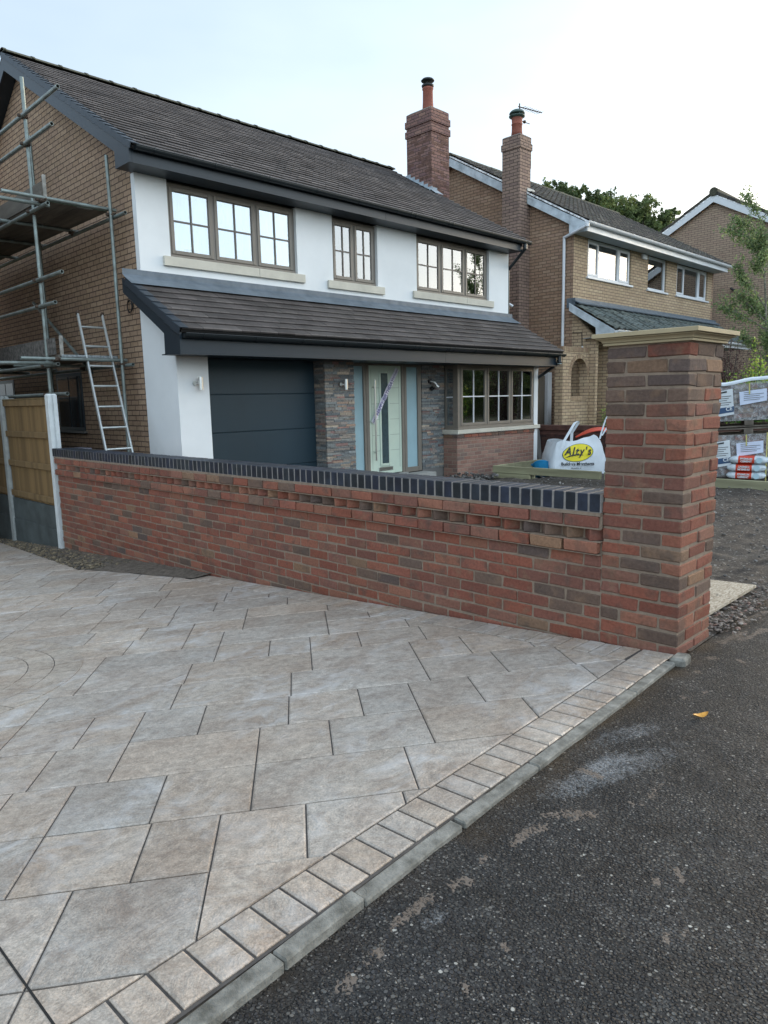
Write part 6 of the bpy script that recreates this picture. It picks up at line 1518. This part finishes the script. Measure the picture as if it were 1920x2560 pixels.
tree((44.0, 8.6, 0), 10.4, 1.9, rt, 'small treetop showing over the far house roof at the right edge', 'trees behind the neighbouring house', nl=2500, ls=.25)
# mass of trees across the road, mirrored in the bay window
mb = MB()
cl = []
for k in range(26):
    x = 16 + k * 1.75; 
    for q in range(3): cl.append(((x + rt.uniform(-1, 1), -15 + rt.uniform(-2, 2), 1.1 + q * 1.75 + rt.uniform(-.6, .6)), rt.uniform(1.3, 2.0)))
mb = crown(cl, 16000, .42, rt); mb.box(12, 64, -19, -18.7, -.1, 5.5, 0, (.1, 0, 0))
build('roadside_woodland', mb, m_leaf, kind='stuff', label='belt of dark trees across the road mirrored in the bay window', cat='woodland', uvs=False)

# young birch in the neighbour's garden
bi = thing('young_birch', 'thin young birch with sparse light green leaves at the right edge', 'tree', (17.9, 5.4, .4))
mb = MB(); rg = random.Random(95); lf = MB(); tr = [Vector((17.95, 5.35, .4)), Vector((17.9, 5.45, 2.0)), Vector((17.75, 5.55, 3.6)), Vector((17.8, 5.75, 5.2))]
for a, b, r0, r1 in zip(tr[:-1], tr[1:], (.05, .035, .022), (.035, .022, .008)): mb.tube(a, b, r0, 8, r1=r1)
def sprig(a, d, L, r0, depth):
    b = a + d * L; m = (a + b) / 2 + Vector((0, 0, .05 * L)); mb.tube(a, m, r0, 5, r1=r0 * .7); mb.tube(m, b, r0 * .7, 5, r1=r0 * .3)
    for _ in range(int((150 if depth == 0 else 240) * L)):
        t = rg.uniform(.15, 1.05); p = a + (b - a) * t + Vector((rg.gauss(0, .055), rg.gauss(0, .055), rg.gauss(0, .06) - .03)); leafcard(lf, p, .065, rg, rg.uniform(.1, 1))
    if depth < 1:
        for _ in range(6): t = rg.uniform(.3, .95); dd = (d + Vector((rg.uniform(-.9, .9), rg.uniform(-.9, .9), rg.uniform(-.3, .8)))).normalized(); sprig(a + (b - a) * t, dd, L * rg.uniform(.25, .5), r0 * .5, depth + 1)
for k in range(22):
    t = rg.uniform(.22, .98); i = min(2, int(t * 3)); p = tr[i] + (tr[i + 1] - tr[i]) * (t * 3 - i); a = rg.uniform(0, 2 * PI); sprig(p, Vector((math.cos(a) * .8, math.sin(a) * .8, rg.uniform(.5, 1.1))).normalized(), rg.uniform(.5, 1.0), .012, 0)
for d, L, z in (((-.25, .86, .55), 1.25, .45), ((-.2, .8, .85), .9, .55), ((-.35, .6, .9), 1.1, .75)): sprig(tr[1] + (tr[2] - tr[1]) * z, Vector(d).normalized(), L, .016, 0)
build('stem', mb, m_birchbark, bi); build('foliage', lf, m_leafb, bi, uvs=False)
# golden green shrub and purple shrub
sh = thing('golden_shrub', 'golden green leafy shrub with one tall shoot behind the brick pallets', 'shrub', (15.3, 4.9, .3))
mb = MB(); lf = MB(); rg = random.Random(97)
def shoot(base, top, n, s, v0, sp_=.10, bend=.0):
    base, top = Vector(base), Vector(top); mb.tube(base, top, .010, 6, r1=.003)
    for k in range(n):
        t = (k + rg.random()) / n; q = base + (top - base) * t; leafcard(lf, q + Vector((rg.gauss(0, sp_), rg.gauss(0, sp_), rg.gauss(0, .03))) * (1.1 - .7 * t), s * (1.15 - .4 * t), rg, min(1, v0 + .55 * t + rg.uniform(-.2, .2)), .8)
shoot((15.25, 4.85, .4), (15.28, 4.88, 2.42), 150, .085, .3, .12)
for _ in range(80):
    a = rg.uniform(0, 2 * PI); r0 = rg.uniform(0, .75); zt_ = 1.95 - r0 * .45 + rg.uniform(-.35, .15); shoot((15.25 + .3 * r0 * math.cos(a), 4.8 + .3 * r0 * math.sin(a), .4), (15.25 + r0 * math.cos(a), 4.8 + r0 * math.sin(a), zt_), 70, .075, rg.uniform(0, .45), .13)
build('stem', mb, m_twig, sh); build('foliage', lf, m_leafy, sh, uvs=False)
pu = thing('purple_shrub', 'dark purple leaved shrub between the gate pillar and the golden shrub', 'shrub', (16.6, 5.9, .3))
mb = MB(); lf = MB()
for _ in range(42):
    a = rg.uniform(0, 2 * PI); r0 = rg.uniform(0, .75); shoot((16.6 + .2 * r0 * math.cos(a), 5.9 + .2 * r0 * math.sin(a), .4), (16.6 + r0 * math.cos(a), 5.9 + r0 * math.sin(a), rg.uniform(1.9, 2.85) - r0 * .5), 75, .06, rg.uniform(0, .3), .12)
build('stem', mb, m_twig, pu); build('foliage', lf, m_leafp, pu, uvs=False)
ap = thing('wall_plant', 'small green plant at the foot of the arched wing wall', 'plant', (15.7, 8.5, .4))
mb = MB(); lf = MB()
for _ in range(16):
    a = rg.uniform(0, 2 * PI); r0 = rg.uniform(0, .4); shoot((16.0 + .1 * math.cos(a), 8.30, .35), (16.0 + r0 * math.cos(a), 8.30 + r0 * .5 * math.sin(a), rg.uniform(.8, 1.25)), 40, .06, rg.uniform(0, .35), .08)
build('stem', mb, m_twig, ap); build('foliage', lf, m_leafy, ap, uvs=False)

# ================================================================== CAMERA AND LIGHT
Mc = ((0.7040101746, 0.1248375361, -0.6991327928), (-0.7098741021, 0.0943427996, -0.6979815151), (-0.0211762419, 0.9876816419, 0.1550372246))
# rows are world axes expressed in camera space
cam = bpy.data.cameras.new('camera'); co = bpy.data.objects.new('camera', cam); COL.objects.link(co)
mw_ = Matrix(Mc).to_4x4(); mw_.translation = Vector((0, 0, 1.3489)); co.matrix_world = mw_
cam.sensor_fit = 'HORIZONTAL'; cam.sensor_width = 36; cam.lens = 1785 / 1920 * 36; cam.clip_end = 1500; cam.clip_start = .02
sc.camera = co
SUN_EL, SUN_AZ = rad(12), rad(-9)        # azimuth measured from +X towards +Y
w = bpy.data.worlds.new('World'); sc.world = w; w.use_nodes = True; nt = w.node_tree; nt.nodes.clear()
out = N(nt, 'ShaderNodeOutputWorld'); bg = N(nt, 'ShaderNodeBackground'); sky = N(nt, 'ShaderNodeTexSky')
sky.sky_type = 'NISHITA'; sky.sun_disc = False; sky.sun_elevation = SUN_EL; sky.sun_rotation = PI / 2 - SUN_AZ
sky.altitude = 50; sky.air_density = 1.0; sky.dust_density = 3.5; sky.ozone_density = 1.5
hz = tex(nt, 'noise', coord(nt, 1, 1, 3, kind='Generated'), 1.7, 4, .55)
veil = mix(nt, ramp(nt, hz.outputs[0], [(.35, 0.0), (.7, 1.0)]), (3.5, 4.25, 4.95), (4.7, 5.3, 5.75))
sep = N(nt, 'ShaderNodeSeparateXYZ'); nt.links.new(coord(nt, kind='Generated'), sep.inputs[0])
hz2 = tex(nt, 'noise', coord(nt, 1, 1, 3, kind='Generated'), 3.2, 6, .6)
cl = ramp(nt, math_(nt, 'ADD', math_(nt, 'MULTIPLY', sep.outputs[1], -.5), math_(nt, 'ADD', .5, math_(nt, 'MULTIPLY', math_(nt, 'SUBTRACT', hz2.outputs[0], .5), .25))), [(.12, .80), (.45, 1.0), (.72, 1.85), (1.0, 2.1)])
veil = mix(nt, 1.0, veil, cl, 'MULTIPLY')
nt.links.new(mix(nt, 1.0, sky.outputs[0], veil, 'ADD'), bg.inputs[0]); bg.inputs[1].default_value = .12; nt.links.new(bg.outputs[0], out.inputs[0])
sl = bpy.data.lights.new('sun', 'SUN'); sl.energy = .8; sl.angle = rad(14); sl.color = (1, .90, .76)
so = bpy.data.objects.new('sun', sl); COL.objects.link(so)
d = Vector((math.cos(SUN_AZ) * math.cos(SUN_EL), math.sin(SUN_AZ) * math.cos(SUN_EL), math.sin(SUN_EL)))
so.rotation_euler = d.to_track_quat('Z', 'Y').to_euler()
sc.view_settings.view_transform = 'Standard'; sc.view_settings.look = 'None'; sc.view_settings.gamma = 1; sc.view_settings.exposure = 0.42
sc.cycles.max_bounces = 8; sc.cycles.transparent_max_bounces = 16; sc.cycles.caustics_reflective = False; sc.cycles.caustics_refractive = False
